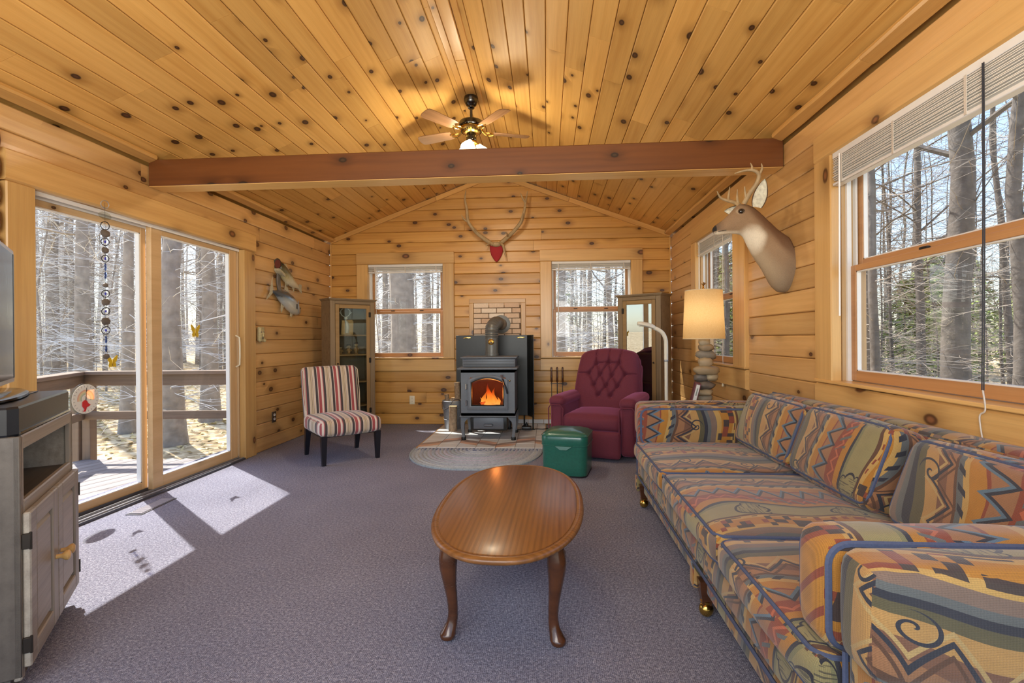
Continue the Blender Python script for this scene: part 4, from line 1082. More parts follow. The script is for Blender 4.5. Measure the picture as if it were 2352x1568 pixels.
for x in (-.255, .255):
    for y, ty in ((-.32, 0), (.20, .06)):
        b = MB(); b.rings([[(x+sx*w, y+yy+sy*w, z) for sx, sy in ((-1, -1), (1, -1), (1, 1), (-1, 1))] for z, w, yy in ((0, .017, ty), (.27, .027, 0))])
        b.build('leg', M['blackwood'], sc, smooth=0)
# ------------------------------------------------------------------ hearth, rug, stove
he = thing('hearth', 'tiled stove hearth painted with a zigzag band in front of the back wall', 'hearth', (-1.372, 5.14, 0))
MB().b2((0, 0, .001), (1.342, 1.47, .012)).build('grout_bed', M['grout'], he, smooth=0)
TS = .2055
for i in range(7):
    for j in range(8):
        xa, ya = i*TS+.004, j*TS+.006; xb, yb = min(xa+TS-.004, 1.340), min(ya+TS-.004, 1.47)
        if xb-xa < .03 or yb-ya < .03: continue
        b = MB().box(((xb-xa)/2, (yb-ya)/2, .009), (xb-xa, yb-ya, .014), .002, 1)
        b.build('tile', M['tile'], he, loc=(xa, ya, .003), smooth=0, uv=lambda p, ax, n, xa=xa, ya=ya: (p.x+xa, p.y+ya))
for i in range(5): MB().box((0, 0, .038), (TS-.004, .012, .055), .002, 1).build('tile', M['tile'], he, loc=(.62+.155*i-.02+.0505*i, 1.462, .012), smooth=0, uv=lambda p, ax, n: (.05, .9))
board('edge_strip', (-.006, -.002, .018), (-.006, 1.475, .018), (0, 0, 1), .010, .016, M['trim'], he)
board('edge_strip', (1.347, -.002, .018), (1.347, 1.475, .018), (0, 0, 1), .010, .016, M['trim'], he)

rg = thing('braided_rug', 'grey half oval braided rug in front of the tiled hearth', 'rug', (-.725, 5.125, 0))
RA, RB_ = .655, .80; NB = 17
for k in range(NB):
    a, bb = RA*(k+.5)/NB, RB_*(k+.5)/NB; pts = []
    nn = max(10, int(10+k*2.4))
    for i in range(nn+1):
        th = PI+PI*i/nn; pts.append((math.copysign(abs(math.cos(th))**.86, math.cos(th))*a, -abs(math.sin(th))**.9*bb, .008))
    MB().tube(pts, [RB_/NB*.55]*len(pts), 6, flat=.35 if False else 1).build('braid', M['braid'], rg, smooth=60).scale = (1, 1, .42)
for k in range(3):
    MB().tube([(-RA*1.0+.02, -.012-k*.032, .008), (0, -.012-k*.032, .008), (RA-.02, -.012-k*.032, .008)], .0185, 6).build('straight_braid', M['braidblue'], rg).scale = (1, 1, .5)
MB().tube([(x_, y_, .006) for x_, y_ in [(math.copysign(abs(math.cos(PI+PI*i/48))**.86, math.cos(PI+PI*i/48))*(RA+.008), -abs(math.sin(PI+PI*i/48))**.9*(RB_+.008)) for i in range(49)]], .012, 6).build('edge_braid', M['braid'], rg)

HT = .019
st = thing('wood_stove', 'grey iron wood stove with a lit fire behind an arched glass door', 'stove', (-.662, 5.76, HT))
S = M['stove']
# body shell, open at the fire door
W2_, D2, ZB, ZT_ = .300, .265, .275, .785
b = MB().b2((-W2_, -D2+.03, ZB), (-W2_+.02, D2, ZT_)).b2((W2_-.02, -D2+.03, ZB), (W2_, D2, ZT_)).b2((-W2_, D2-.02, ZB), (W2_, D2, ZT_)).b2((-W2_, -D2, ZB), (W2_, D2, ZB+.03)).b2((-W2_, -D2, ZT_-.03), (W2_, D2, ZT_))
b.b2((-W2_, -D2, ZB), (-.20, -D2+.03, ZT_)).b2((.20, -D2, ZB), (W2_, -D2+.03, ZT_)).b2((-.2, -D2, ZB), (.2, -D2+.03, .37)).b2((-.2, -D2, .70), (.2, -D2+.03, ZT_))
b.build('firebox', S, st, smooth=0, merge=0)
MB().b2((-W2_+.021, D2-.05, ZB+.03), (W2_-.021, D2-.021, ZT_-.03)).b2((-W2_+.021, -D2+.035, ZB+.03), (W2_-.021, D2-.05, ZB+.045)).build('fire_brick', M['firebrick'], st, smooth=0, merge=0)
MB().box((0, -.02, .800), (.665, .60, .022), .007, 2).build('shelf_plate', S, st)
MB().b2((-.30, -.15, .811), (.30, .262, .905), .006).build('upper_box', S, st)
MB().box((0, .05, .916), (.64, .46, .022), .007, 2).build('top_plate', S, st)
for z in (.84, .87): MB().b2((-.29, -.1525, z), (.29, -.1495, z+.006)).build('louver', M['shield'], st, smooth=0)
MB().b2((-.315, -.29, .262), (.315, -.20, .276), .004).b2((-.315, -.2, .262), (.315, D2, .276), .004).build('bottom_plate', S, st)
# legs
for sx in (-1, 1):
    for y in (-.225, .235):
        q = []
        for xx, z, w in ((.0, .262, .10), (.012, .235, .075), (.028, .20, .044), (.030, .15, .036), (.024, .09, .031), (.020, .05, .029), (.020, .03, .030)):
            q.append([(sx*(.225+xx+.035)+a*w*.5, y+b_*.022, z) for a, b_ in ((-1, -1), (1, -1), (1, 1), (-1, 1))])
        l = MB().rings(q).build('leg', S, st, smooth=50)
        MB().lathe([(.026, 0), (.029, .012), (.026, .034), (.02, .036)], 14).build('foot', M['shield'], l, loc=(sx*.28, y, 0))
# ash drawer
ad = MB().b2((-.205, -.20, .10), (.205, .12, .258), .004).build('ash_pan', M['shield'], st)
MB().b2((-.17, -.214, .12), (.17, -.20, .25), .004).build('ash_drawer', S, st)
MB().cushion((.0, -.232, .165), (.105, .035, .03), .014, n=5).build('ash_handle', S, ad)
# arched door
def archpoly(w, z0, z1, rise, n=16):
    o = [(-w, z0), (w, z0), (w, z1)]
    for i in range(1, n): t_ = i/n; x = w*(1-2*t_); o.append((x, z1+rise*(1-(x/w)**2)))
    o.append((-w, z1)); return o
RX = Matrix.Rotation(PI/2, 4, 'X')
def ringplate(o_, i_, y0, y1):
    b = MB(); n = len(o_); V = lambda p, y: (p[0], y, p[1])
    b.rings([[V(p, y1) for p in o_], [V(p, y0) for p in o_], [V(((p[0]+q[0])/2, (p[1]+q[1])/2), y0-.006) for p, q in zip(o_, i_)], [V(p, y0+.004) for p in i_], [V(p, y1) for p in i_]], caps=False, closed=True); return b
dO, dI = archpoly(.225, .345, .675, .055), archpoly(.178, .395, .645, .048)
door = ringplate(dO, dI, -D2-.028, -D2).build('door', S, st, smooth=40)
MB().prism(dI, D2+.006, D2+.010, RX).build('door_glass', M['stoveglass'], door, smooth=0)
dF = archpoly(.190, .385, .655, .05); ringplate(archpoly(.184, .389, .649, .049), archpoly(.170, .402, .640, .046), -D2-.033, -D2-.024).build('glass_trim', M['shield'], door, smooth=40)
hd = MB().tube([(.205, -D2-.03, .60), (.190, -D2-.055, .63), (.170, -D2-.06, .70)], .008, 8).build('handle_shaft', M['black'], door)
MB().tube([(.172, -D2-.06, .69), (.160, -D2-.064, .735)], [.010, .013], 10).build('coiled_grip', M['chrome'], hd)
MB().tube([(.196, -D2-.045, .62), (.215, -D2-.05, .57), (.224, -D2-.05, .525)], .010, 8).build('latch_arm', M['black'], hd)
for z in (.42, .60): MB().lathe([(.010, -.03), (.010, .03)], 10).build('hinge', M['chrome'], door, loc=(-.238, -D2-.012, z)); 
MB().blob((.245, -D2-.012, .665), (.011, .011, .011), 6).build('catch', M['brass'], st)
# fire
for i, (x, y, s, w) in enumerate(((-.01, .0, 1.15, .055), (.045, .05, .9, .05), (-.06, .03, .75, .045), (.0, -.06, .6, .05), (.09, -.01, .5, .04), (-.10, .05, .45, .04), (-.02, .08, 1.0, .06))):
    pr_ = [(.002, 0), (w*.8, .02), (w, .05), (w*.75, .10), (w*.45, .16), (w*.2, .21), (.002, .25)]
    b = MB(); b.rings([[(r*math.cos(2*PI*a/12)*(1+.25*mnoise.noise(Vector((a*.9, z*9, i)))) + .02*math.sin(z*22+i), r*math.sin(2*PI*a/12)*.7, z*s) for a in range(12)] for r, z in pr_])
    b.build('flame', M['flame'], st, loc=(x, y-.05, .335), smooth=80)
for i, (x, y, a) in enumerate(((-.02, -.05, .3), (.03, .08, -.25), (.0, .02, .8))):
    MB().tube([(-.17, 0, 0), (0, 0, .004), (.17, 0, 0)], .035, 9).build('burning_log', M['firebrick'], st, loc=(x, y, .345+.012*i), rot=(0, 0, a))
fl_ = bpy.data.lights.new('fire_glow', 'POINT'); fl_.energy = 9; fl_.color = (1, .5, .18); fl_.shadow_soft_size = .06
fo_ = bpy.data.objects.new('fire_glow', fl_); C.objects.link(fo_); fo_.location = (-.66, 5.62, .52)
# flue pipe
fp = thing('stove_pipe', 'ribbed grey flue pipe rising from the stove and elbowing into the brick panel', 'pipe', (-.662, 5.94, HT+.928))
P_ = M['pipe']; R0 = .077
MB().lathe([(R0+.004, 0), (R0+.004, .03), (R0, .032), (R0, .215)], 28, caps=False).build('lower_pipe', P_, fp, smooth=60)
pts = []; rad = []
zt_ = .345; xe = .055
c = spline([(0, 0, .215), (0, 0, .28), (.006, .015, .335), (.03, .10, .385), (.045, .20, .395), (xe, .34, .395), (xe, .665, .395)], 10)
for i, p in enumerate(c):
    for e in ((0, .004) if i < 44 else (0,)): pts.append(p); rad.append(R0+(.005 if i % 2 else 0))
c2 = []; r2 = []
for i in range(len(c)): c2.append(c[i]); r2.append(R0+(.006 if i % 3 == 1 and i < 46 else 0))
MB().tube(c2, r2, 28, caps=False).build('ribbed_elbow', P_, fp, smooth=60)
MB().lathe([(R0, 0), (R0+.045, .004), (R0+.045, .012), (R0, .02)], 28, M=Matrix.Rotation(PI/2, 4, 'X')).build('wall_collar', P_, fp, loc=(xe, .672, .395))
dm = MB().lathe([(.003, 0), (.034, .002), (.036, .008), (.03, .012), (.024, .008), (.01, .010), (.002, .016)], 20, M=Matrix.Rotation(PI/2, 4, 'X')).build('thermometer_dial', M['brass'], fp, loc=(0, -R0+.001, .165))
MB().tube([(0, -.014, 0), (-.012, -.014, -.02)], .004, 6).tube([(0, -.014, 0), (.012, -.014, -.02)], .004, 6).build('needle', M['black'], dm)
# brick panel in a pine frame, set in the back wall
bp = struct('trim_7', (0, YB, 0))
MB().b2((-1.03, .002, .3), (-.29, .10, 1.66)).build('mortar_bed', M['mortar'], bp, smooth=0)
bx0, bx1, bz1 = -.975, -.347, 1.625; bh = .0605; gp = .009; rng = random.Random(5)
k = 0; z = bz1
while z > .95:
    off = 0 if k % 2 == 0 else -.103
    x = bx0+off
    while x < bx1:
        a, e = max(x, bx0), min(x+.197, bx1)
        if e-a > .02: MB().box((0, 0, 0), (e-a, .03, bh), .003, 1).build('brick', M['brick'], bp, loc=((a+e)/2, rng.uniform(-.003, .001), z-bh/2), smooth=0)
        x += .197+gp
    z -= bh+gp; k += 1
nrm = (0, -1, 0); fw = .06
board('frame_strip', (-1.04, -.022, 1.655), (-.282, -.022, 1.655), nrm, fw, .03, M['trim'], bp)
board('frame_strip', (-1.01, -.021, .30), (-1.01, -.021, 1.626), nrm, fw, .03, M['trim'], bp)
board('frame_strip', (-.312, -.021, .30), (-.312, -.021, 1.626), nrm, fw, .03, M['trim'], bp)
# heat shield behind the stove
sh = thing('heat_shield', 'black folding metal heat shield standing behind the stove', 'screen', (-.66, 6.40, HT))
zs0, zs1 = .14, 1.175
MB().b2((-.52, 0, zs0), (.405, .012, zs1), .003, 1).build('back_panel', M['shield'], sh)
def wing(x0_, y0_, x1_, y1_, nm):
    d_ = Vector((x1_-x0_, y1_-y0_, 0)); L = d_.length; a = math.atan2(d_.y, d_.x)
    MB().b2((0, -.006, zs0), (L, .006, zs1), .003, 1).build(nm, M['shield'], sh, loc=(x0_, y0_, 0), rot=(0, 0, a))
wing(.407, .004, .46, -.10, 'side_panel'); wing(.462, -.104, .49, -.30, 'side_panel')
for x, y in ((-.45, .006), (.36, .006), (.48, -.24)):
    l = MB().lathe([(.010, 0), (.010, zs0+.01)], 10).build('leg', M['shield'], sh, loc=(x, y, 0)); MB().lathe([(.02, 0), (.02, .012), (.012, .018)], 12).build('foot', M['shield'], l)
for x in (-.37, .33): MB().tube([(x-.05, -.004, 1.14), (x-.02, -.008, 1.147), (x+.02, -.008, 1.145), (x+.04, -.004, 1.147)], .006, 6).build('clip', M['brass'], sh)
# blower motor with its cord on the hearth
bl = thing('blower_motor', 'small black blower with a cord on the tiles under the heat shield', 'blower', (-.26, 6.13, HT))
MB().cushion((0, 0, .03), (.12, .07, .05), .012, n=4).build('housing', M['black'], bl)
MB().lathe([(.022, 0), (.022, .03), (.008, .034), (.008, .05)], 12).build('switch', M['black'], bl, loc=(0, 0, .05))
MB().tube(spline([(.06, 0, .012), (.13, .06, .006), (.20, .05, .006), (.26, .10, .006)], 6), .006, 6).build('cord', M['black'], bl)
MB().tube(spline([(-.06, 0, .012), (-.12, .0, .008), (-.20, .06, .03), (-.235, .1, .16)], 6), .006, 6).build('cord', M['black'], bl)
MB().cushion((-.215, .05, .09), (.05, .06, .17), .014, n=4).build('motor_arm', M['black'], bl)

# bucket of firewood
bu = thing('bucket', 'galvanised bucket of firewood standing left of the stove', 'bucket', (-1.20, 6.25, .0195))
MB().lathe([(.098, 0), (.100, .004), (.132, .345), (.136, .352), (.132, .356), (.126, .350), (.096, .012), (.0, .010)], 28, caps=False).build('pail', M['galv'], bu, smooth=50)
for z, r in ((.12, .111), (.26, .124)): MB().tube([((r+.002)*math.cos(2*PI*i/28), (r+.002)*math.sin(2*PI*i/28), z) for i in range(28)], .003, 5, closed=True).build('hoop', M['galv'], bu)
MB().tube(spline([(-.134, -.02, .335), (-.10, -.13, .26), (-.03, -.165, .28), (.05, -.12, .38), (.132, -.02, .335)], 6), .004, 6).build('bail_handle', M['darkcord'], bu)
def flog(nm, label, p, q, r, grp=None, seed=0):
    p, q = Vector(p), Vector(q); o = thing('firewood_log', label, 'firewood', p, 0, grp); d_ = q-p; n = 8; pts = [d_*(i/n) for i in range(n+1)]
    b = MB(); ax = d_.normalized(); e1 = ax.orthogonal().normalized(); e2 = ax.cross(e1); rs = []
    for i, c_ in enumerate(pts): rs.append([c_+(e1*math.cos(2*PI*a/14)+e2*math.sin(2*PI*a/14))*r*(1+.12*mnoise.noise(Vector((a*.8, i*.6, seed)))) for a in range(14)])
    b.rings(rs, caps=False).build('bark', M['firewood'], o, smooth=60)
    for i, t_ in ((0, -.001), (n, .001)): MB().rings([[c_+ax*t_ for c_ in rs[i]], [pts[i]+ax*t_*2+(c_-pts[i])*.3 for c_ in rs[i]]]).build('cut_end', M['logend'], o, smooth=0)
flog('a', 'thick grey log leaning out of the bucket towards the stove', (-1.17, 6.25, .12), (-1.245+.06, 6.26, .62), .036, seed=1)
bpy.data.objects['firewood_log'].location = (-1.13, 6.25, .10); 
flog('b', 'thin log end poking out at the left of the bucket', (-1.23, 6.24, .08), (-1.275, 6.23, .45), .026, seed=2)
flog('c', 'short log in the bucket between the thick and thin ones', (-1.19, 6.29, .08), (-1.20, 6.30, .40), .030, seed=3)
flog('d', 'upright log standing on the hearth in front of the bucket', (-1.165, 6.06, .0195), (-1.16, 6.06, .325), .050, seed=4)

# fireplace tools against the back wall
tl = thing('fireplace_tools', 'set of three fireplace tools with wooden handles between shield and recliner', 'tool set', (.125, 6.36, 0))
MB().lathe([(.095, 0), (.095, .012), (.02, .02), (.008, .024)], 20).build('stand_base', M['black'], tl)
MB().tube([(0, 0, .02), (0, 0, .60)], .006, 8).build('stand_pole', M['black'], tl)
MB().box((0, -.01, .575), (.17, .02, .008), .002).build('hook_bar', M['black'], tl)
for i, (x, nm) in enumerate(((-.072, 'poker'), (.0, 'brush'), (.068, 'shovel'))):
    o = MB().tube([(x, -.02, .12), (x, -.02, .60)], .0045, 6).build(nm, M['black'], tl)
    MB().lathe([(.008, .59), (.014, .60), (.013, .66), (.011, .74), (.013, .775), (.006, .785)], 12).build('handle', M['oakdark'], o, loc=(x, -.02, 0))
    if i == 1: MB().cushion((x, -.02, .12), (.05, .03, .12), .012, n=4).build('bristles', M['black'], o)
    if i == 2: MB().box((x, -.03, .11), (.07, .012, .10), .005).build('pan', M['black'], o)
    if i == 0: MB().tube([(x, -.02, .12), (x+.012, -.02, .105), (x+.02, -.02, .12)], .004, 6).build('hook', M['black'], o)
# ------------------------------------------------------------------ curio cabinets in both back corners
def curio(label, A, Bp, depth, hinge_right, H=1.66):
    """A, Bp: front corners on the floor, left and right as seen"""
    A, Bp = Vector((*A, 0)), Vector((*Bp, 0)); w = (Bp-A).length; a = math.atan2((Bp-A).y, (Bp-A).x)
    o = thing('curio_cabinet', label, 'cabinet', (A+Bp)/2, a); W = M['curio']; h = w/2; d = depth
    MB().b2((-h, 0, .05), (-h+.018, d, H-.03)).b2((h-.018, 0, .05), (h, d, H-.03)).build('side_panel', W, o, smooth=0, merge=0)
    MB().b2((-h+.018, d-.012, .05), (h-.018, d, H-.03)).build('back_panel', M['curio_in'], o, smooth=0)
    MB().b2((-h, 0, 0), (h, d, .05)).build('plinth', W, o, smooth=0)
    MB().rings([[(x*(h+k), (-k if y < 0 else d+.0), z) for x, y in ((-1, -1), (1, -1), (1, 1), (-1, 1))] for z, k in ((H-.03, .0), (H-.022, .012), (H-.012, .016), (H-.010, .026), (H, .026))]).build('cornice', W, o, smooth=0)
    sw = .062
    board('front_stile', (-h+sw/2, -.001, .05), (-h+sw/2, -.001, H-.03), (0, -1, 0), sw, .02, W, o)
    board('front_stile', (h-sw/2, -.001, .05), (h-sw/2, -.001, H-.03), (0, -1, 0), sw, .02, W, o)
    board('front_rail', (-h+sw, -.001, H-.05), (h-sw, -.001, H-.05), (0, -1, 0), .04, .02, W, o)
    board('front_rail', (-h+sw, -.001, .09), (h-sw, -.001, .09), (0, -1, 0), .08, .02, W, o)
    x0, x1, z0, z1 = -h+sw+.003, h-sw-.003, .133, H-.073; dw = .048; D_ = M['curio_door']
    dr_ = MB().b2((x0, -.004, z0), (x0+dw, .014, z1), .003, 1).build('door', D_, o, smooth=30)
    board('door_stile', (x1-dw/2, -.004, z0), (x1-dw/2, -.004, z1), (0, -1, 0), dw, .018, D_, dr_)
    for z in (z0+dw/2, z1-dw/2): board('door_rail', (x0+dw, -.004, z), (x1-dw, -.004, z), (0, -1, 0), dw, .018, D_, dr_)
    MB().b2((x0+dw-.003, .004, z0+dw), (x1-dw+.003, .007, z1-dw)).build('glass_pane', M['cabglass'] if hinge_right else M['mirrorglass'], dr_, smooth=0)
    hx = x1-.004 if hinge_right else x0+.004; kx = x0+.02 if hinge_right else x1-.02
    for z in (z1-.12, z0+(z1-z0)*.52, z0+.12): MB().box((hx, -.006, z), (.030, .006, .062), .002, 1).lathe([(.004, z-.034), (.004, z+.034)], 8, T(hx, -.010, 0)).build('hinge', M['hinge'], dr_)
    MB().blob((kx, -.018, z0+(z1-z0)*.50), (.011, .012, .011), 6).build('door_knob', M['hinge'], dr_)
    zs = [.32, .62, .96, 1.205]
    for z in zs: MB().b2((-h+.018, .016, z-.009), (h-.018, d-.012, z+.009)).build('shelf', M['curio_door'], o, smooth=0)
    return o, a, zs
cl_, ca, zs = curio('grey brown curio cabinet in the left back corner behind the striped chair', (-2.61, 5.84), (-2.21, 6.26), .27, True)
cr_, cb, _ = curio('grey curio cabinet with a reflecting glass door in the right back corner behind the recliner', (.856, 6.095), (1.294, 5.775), .27, False)
def inC(o, a, x, y, z): v = Matrix.Rotation(a, 4, 'Z') @ Vector((x, y, 0)); return (o.location.x+v.x, o.location.y+v.y, z)
# deer ornament on the upper shelf of the left cabinet
dn = thing('deer_ornament', 'cream deer plaque ornament on the top shelf of the left curio cabinet', 'ornament', inC(cl_, ca, -.02, .13, zs[3]+.0095), ca)
MB().prism([(-.075, 0), (.075, 0), (.082, .17), (.06, .19), (-.07, .18), (-.08, .02)], -.008, .008, RX, inset=.003).build('plaque', plain('cream_plaque', (206, 176, 126), .6), dn)
c_ = M['lamp_white']
MB().tube(spline([(-.01, -.012, .02), (-.005, -.016, .09), (-.015, -.018, .15), (-.03, -.018, .185)], 4), lerp_list([.022, .028, .022, .012], 4), 8).build('deer_neck', c_, dn)
MB().blob((-.03, -.03, .205), (.020, .034, .020), 6).build('deer_head', c_, dn)
for s in (-1, 1): MB().tube(spline([(-.03+s*.01, -.018, .22), (-.03+s*.05, -.018, .25), (-.03+s*.06, -.02, .30), (-.03+s*.03, -.022, .325)], 4), .005, 5).tube([(-.03+s*.055, -.018, .26), (-.03+s*.085, -.02, .285)], .004, 5).build('antler', c_, dn)
for i, (x, hh) in enumerate(((-.125, .105), (-.015, .125), (.085, .15))):
    f_ = thing('wooden_figurine', 'little carved wooden figurine, %s on the middle cabinet shelf' % ('leftmost and shortest', 'centre one of three', 'rightmost and tallest')[i], 'figurine', inC(cl_, ca, x, .10, zs[2]+.0095), ca, 'figurines in the left curio cabinet')
    MB().lathe([(.026, 0), (.028, .006), (.018, .012), (.020, hh*.25), (.024, hh*.45), (.015, hh*.58), (.010, hh*.62)], 14).build('body', M['curio_door'], f_)
    MB().blob((0, 0, hh*.80), (.026, .024, hh*.20), 8).build('head', M['antler'], f_); MB().lathe([(.027, hh*.86), (.022, hh*.98), (.004, hh*1.02)], 12).build('cap', M['brownplate'], f_)
    MB().tube([(-.024, -.006, hh*.5), (-.03, -.014, hh*.3)], .006, 6).tube([(.024, -.006, hh*.5), (.03, -.014, hh*.3)], .006, 6).build('arms', M['curio_door'], f_)
vz = thing('dark_vase', 'dark rounded pot behind the glass of the right curio cabinet', 'pot', inC(cr_, cb, .06, .13, zs[2]+.0095), cb)
MB().lathe([(.03, 0), (.075, .05), (.085, .10), (.06, .15), (.035, .165), (.04, .18)], 18).build('pot_body', M['black'], vz); MB().tube(spline([(.07, 0, .06), (.11, 0, .09), (.10, 0, .15), (.05, 0, .16)], 5), .007, 6).build('pot_handle', M['black'], vz)

# ------------------------------------------------------------------ stone lamp, end table, book, gooseneck lamp
et = thing('end_table', 'small dark end table behind the far arm of the sofa', 'table', (1.28, 4.22, 0))
MB().box((0, 0, .535), (.46, .50, .03), .006).build('table_top', M['oakdark'], et)
for sx in (-1, 1):
    for sy in (-1, 1): MB().box((sx*.19, sy*.21, .26), (.04, .04, .52), .004).build('leg', M['oakdark'], et)
LX, LYY, LZ = 1.300, 4.24, .565
sl = thing('stone_lamp', 'table lamp of stacked river stones under a tall linen drum shade by the right wall', 'lamp', (LX, LYY, LZ))
z = 0; rs_ = random.Random(3)
STN = [(.085, .035, 0, 0), (.060, .030, .008, 1), (.078, .030, -.012, 0), (.080, .036, -.004, 1), (.058, .034, -.028, 1), (.052, .034, .042, 0), (.104, .040, .006, 0), (.060, .040, .0, 1), (.082, .042, -.006, 1), (.062, .034, -.018, 0), (.046, .042, .006, 0), (.050, .026, .0, 0)]
zz = [0, .062, .112, .165, .228, .240, .290, .358, .420, .490, .535, .598]
for i, (r, h, dx_, dk_) in enumerate(STN):
    MB().blob((dx_, rs_.uniform(-.01, .01), zz[i]*.97+h*.72), (r, r*.85, h), 9, .22, 4, i, .85).build('stone', M['stonedark'] if i in (4, 3) else M['stone'], sl, smooth=80, rot=(rs_.uniform(-.06, .06), rs_.uniform(-.08, .08), 0))
SZ0, SZ1 = 1.135-LZ, 1.535-LZ
sh_ = MB().lathe([(.166, SZ0), (.148, SZ1)], 40, caps=False).build('lamp_shade', M['shade'], sl, smooth=60)
MB().tube([(.166*math.cos(2*PI*i/40), .166*math.sin(2*PI*i/40), SZ0) for i in range(40)], .003, 5, closed=True).tube([(.148*math.cos(2*PI*i/40), .148*math.sin(2*PI*i/40), SZ1) for i in range(40)], .003, 5, closed=True).build('shade_rim', M['offwhite'], sh_)
MB().tube([(0, 0, SZ0-.02), (0, 0, SZ1+.012)], .005, 8).build('lamp_rod', M['brass'], sl)
fi_ = MB().lathe([(.008, 0), (.012, .008), (.006, .016), (.010, .024)], 10).build('finial', M['brass'], sl, loc=(0, 0, SZ1+.012)); MB().tube([(-.016, 0, .048), (0, 0, .026), (.016, 0, .052)], .005, 6).tube([(0, 0, .026), (.004, 0, .058)], .005, 6).build('finial_figure', M['brass'], fi_)
MB().tube([(-.148, 0, SZ1-.005), (.148, 0, SZ1-.005)], .003, 6).tube([(0, -.148, SZ1-.005), (0, .148, SZ1-.005)], .003, 6).build('shade_spider', M['brass'], sl)
MB().blob((0, 0, SZ0+.14), (.03, .03, .042), 8).build('bulb', M['bulb'], sl)
ll = bpy.data.lights.new('stone_lamp_light', 'POINT'); ll.energy = 1.8; ll.color = (1, .88, .68); ll.shadow_soft_size = .05
lo_ = bpy.data.objects.new('stone_lamp_light', ll); C.objects.link(lo_); lo_.location = (LX, LYY, LZ+SZ0+.14+.07)
bk2 = thing('book', 'white and maroon book leaning against the stone lamp', 'book', (1.145, 4.09, .553), math.radians(-12))
bb_ = MB().b2((-.022, -.075, 0), (.022, .075, .24), .003, 1).build('cover', plain('maroon_cover', (96, 44, 52), .5), bk2, rot=(0, math.radians(14), 0))
MB().b2((-.012, -.0785, .012), (.014, -.074, .228)).build('spine_label', plain('pale_spine', (206, 204, 198), .5), bb_, smooth=0)
MB().b2((-.002, -.0795, .14), (.006, -.0785, .20)).build('spine_stripe', plain('grey_print', (120, 128, 120), .5), bb_, smooth=0)

gl = thing('floor_lamp', 'cream gooseneck floor lamp standing behind the recliner', 'lamp', (1.145, 4.9, 0))
LW = M['lamp_white']
MB().lathe([(.12, 0), (.125, .006), (.12, .02), (.03, .03), (.018, .045)], 28).build('base', LW, gl)
MB().tube([(0, 0, .03), (0, 0, .92)], .0165, 14).build('pole', LW, gl, smooth=60)
MB().tube(spline([(0, 0, .92), (0, 0, 1.06), (-.004, 0, 1.13), (-.03, 0, 1.19), (-.075, 0, 1.225), (-.115, 0, 1.243)], 6), .0195, 14).build('gooseneck', LW, gl, smooth=60)
MB().lathe([(.019, .915), (.021, .92), (.021, .93), (.019, .935)], 14).build('collar', M['galv'], gl)
hd_ = MB().rings([[(-.105-t_*.165, y*w*.5, 1.243+.045*t_**.8+zz_) for y, zz_ in ((-1, -.006), (-.8, -.016), (.8, -.016), (1, -.006), (.8, .012*q), (.3, .022*q), (-.3, .022*q), (-.8, .012*q))] for t_, w, q in ((0, .042, 1), (.12, .06, 1.2), (.4, .105, 1.3), (.75, .11, 1.1), (.95, .085, .8), (1.0, .05, .4))]).build('lamp_head', LW, gl, smooth=60)
MB().box((-.20, 0, 1.258), (.10, .06, .004), .001, M=None).build('diffuser', M['offwhite'], hd_, rot=(0, 0, 0))

# ------------------------------------------------------------------ ceiling fan
fn = thing('ceiling_fan', 'ceiling fan with wood blades brass fittings and a lit shade cluster', 'fan', (-.667, 4.46, 3.33))
FB = M['ridge_black']
MB().lathe([(.0, 0), (.062, 0), (.066, -.02), (.060, -.05), (.045, -.075), (.032, -.085), (.030, -.10), (.012, -.105)], 28).build('canopy', FB, fn)
MB().lathe([(.0125, -.10), (.0125, -.22)], 12).build('downrod', FB, fn)
mo = MB().lathe([(.02, -.205), (.06, -.215), (.105, -.225), (.112, -.24), (.112, -.265), (.10, -.275)], 36).build('motor_housing', FB, fn, smooth=50)
MB().lathe([(.10, -.275), (.104, -.285), (.085, -.315), (.06, -.33), (.04, -.335)], 36).build('motor_band', M['brass'], mo, smooth=50)
for i in range(24): a = 2*PI*i/24; MB().box((.088*math.cos(a), .088*math.sin(a), -.305), (.008, .005, .025), M=None).build('vent_slot', FB, mo, smooth=0)
MB().lathe([(.042, -.335), (.046, -.345), (.046, -.39), (.036, -.40)], 24).build('switch_housing', FB, fn)
MB().lathe([(.036, -.40), (.05, -.405), (.05, -.42), (.02, -.435), (.008, -.44)], 24).build('light_fitter', M['brass'], fn)
for i, a in enumerate((-128, -50, 18, 162)):
    a = math.radians(a); m = RZ(a)
    ir = MB().tube(spline([(.095, .0, -.29), (.13, .022, -.315), (.17, .03, -.32), (.205, .012, -.318)], 5), .007, 6, M=m).tube(spline([(.095, .0, -.29), (.13, -.022, -.315), (.17, -.03, -.32), (.205, -.012, -.318)], 5), .007, 6, M=m).tube([(.15, -.026, -.318), (.15, .026, -.318)], .006, 6, M=m).build('blade_iron', M['brass'], fn)
    bl_ = [(.0, -.048), (.03, -.056), (.29, -.066), (.33, -.060), (.345, -.03), (.345, .03), (.33, .060), (.29, .066), (.03, .056), (.0, .048)]
    MB().prism(bl_, -.003, .003, inset=.0015).build('blade', M['blade'], fn, loc=(m @ Vector((.195, 0, -.312))), rot=(math.radians(12)*math.cos(0), 0, a))
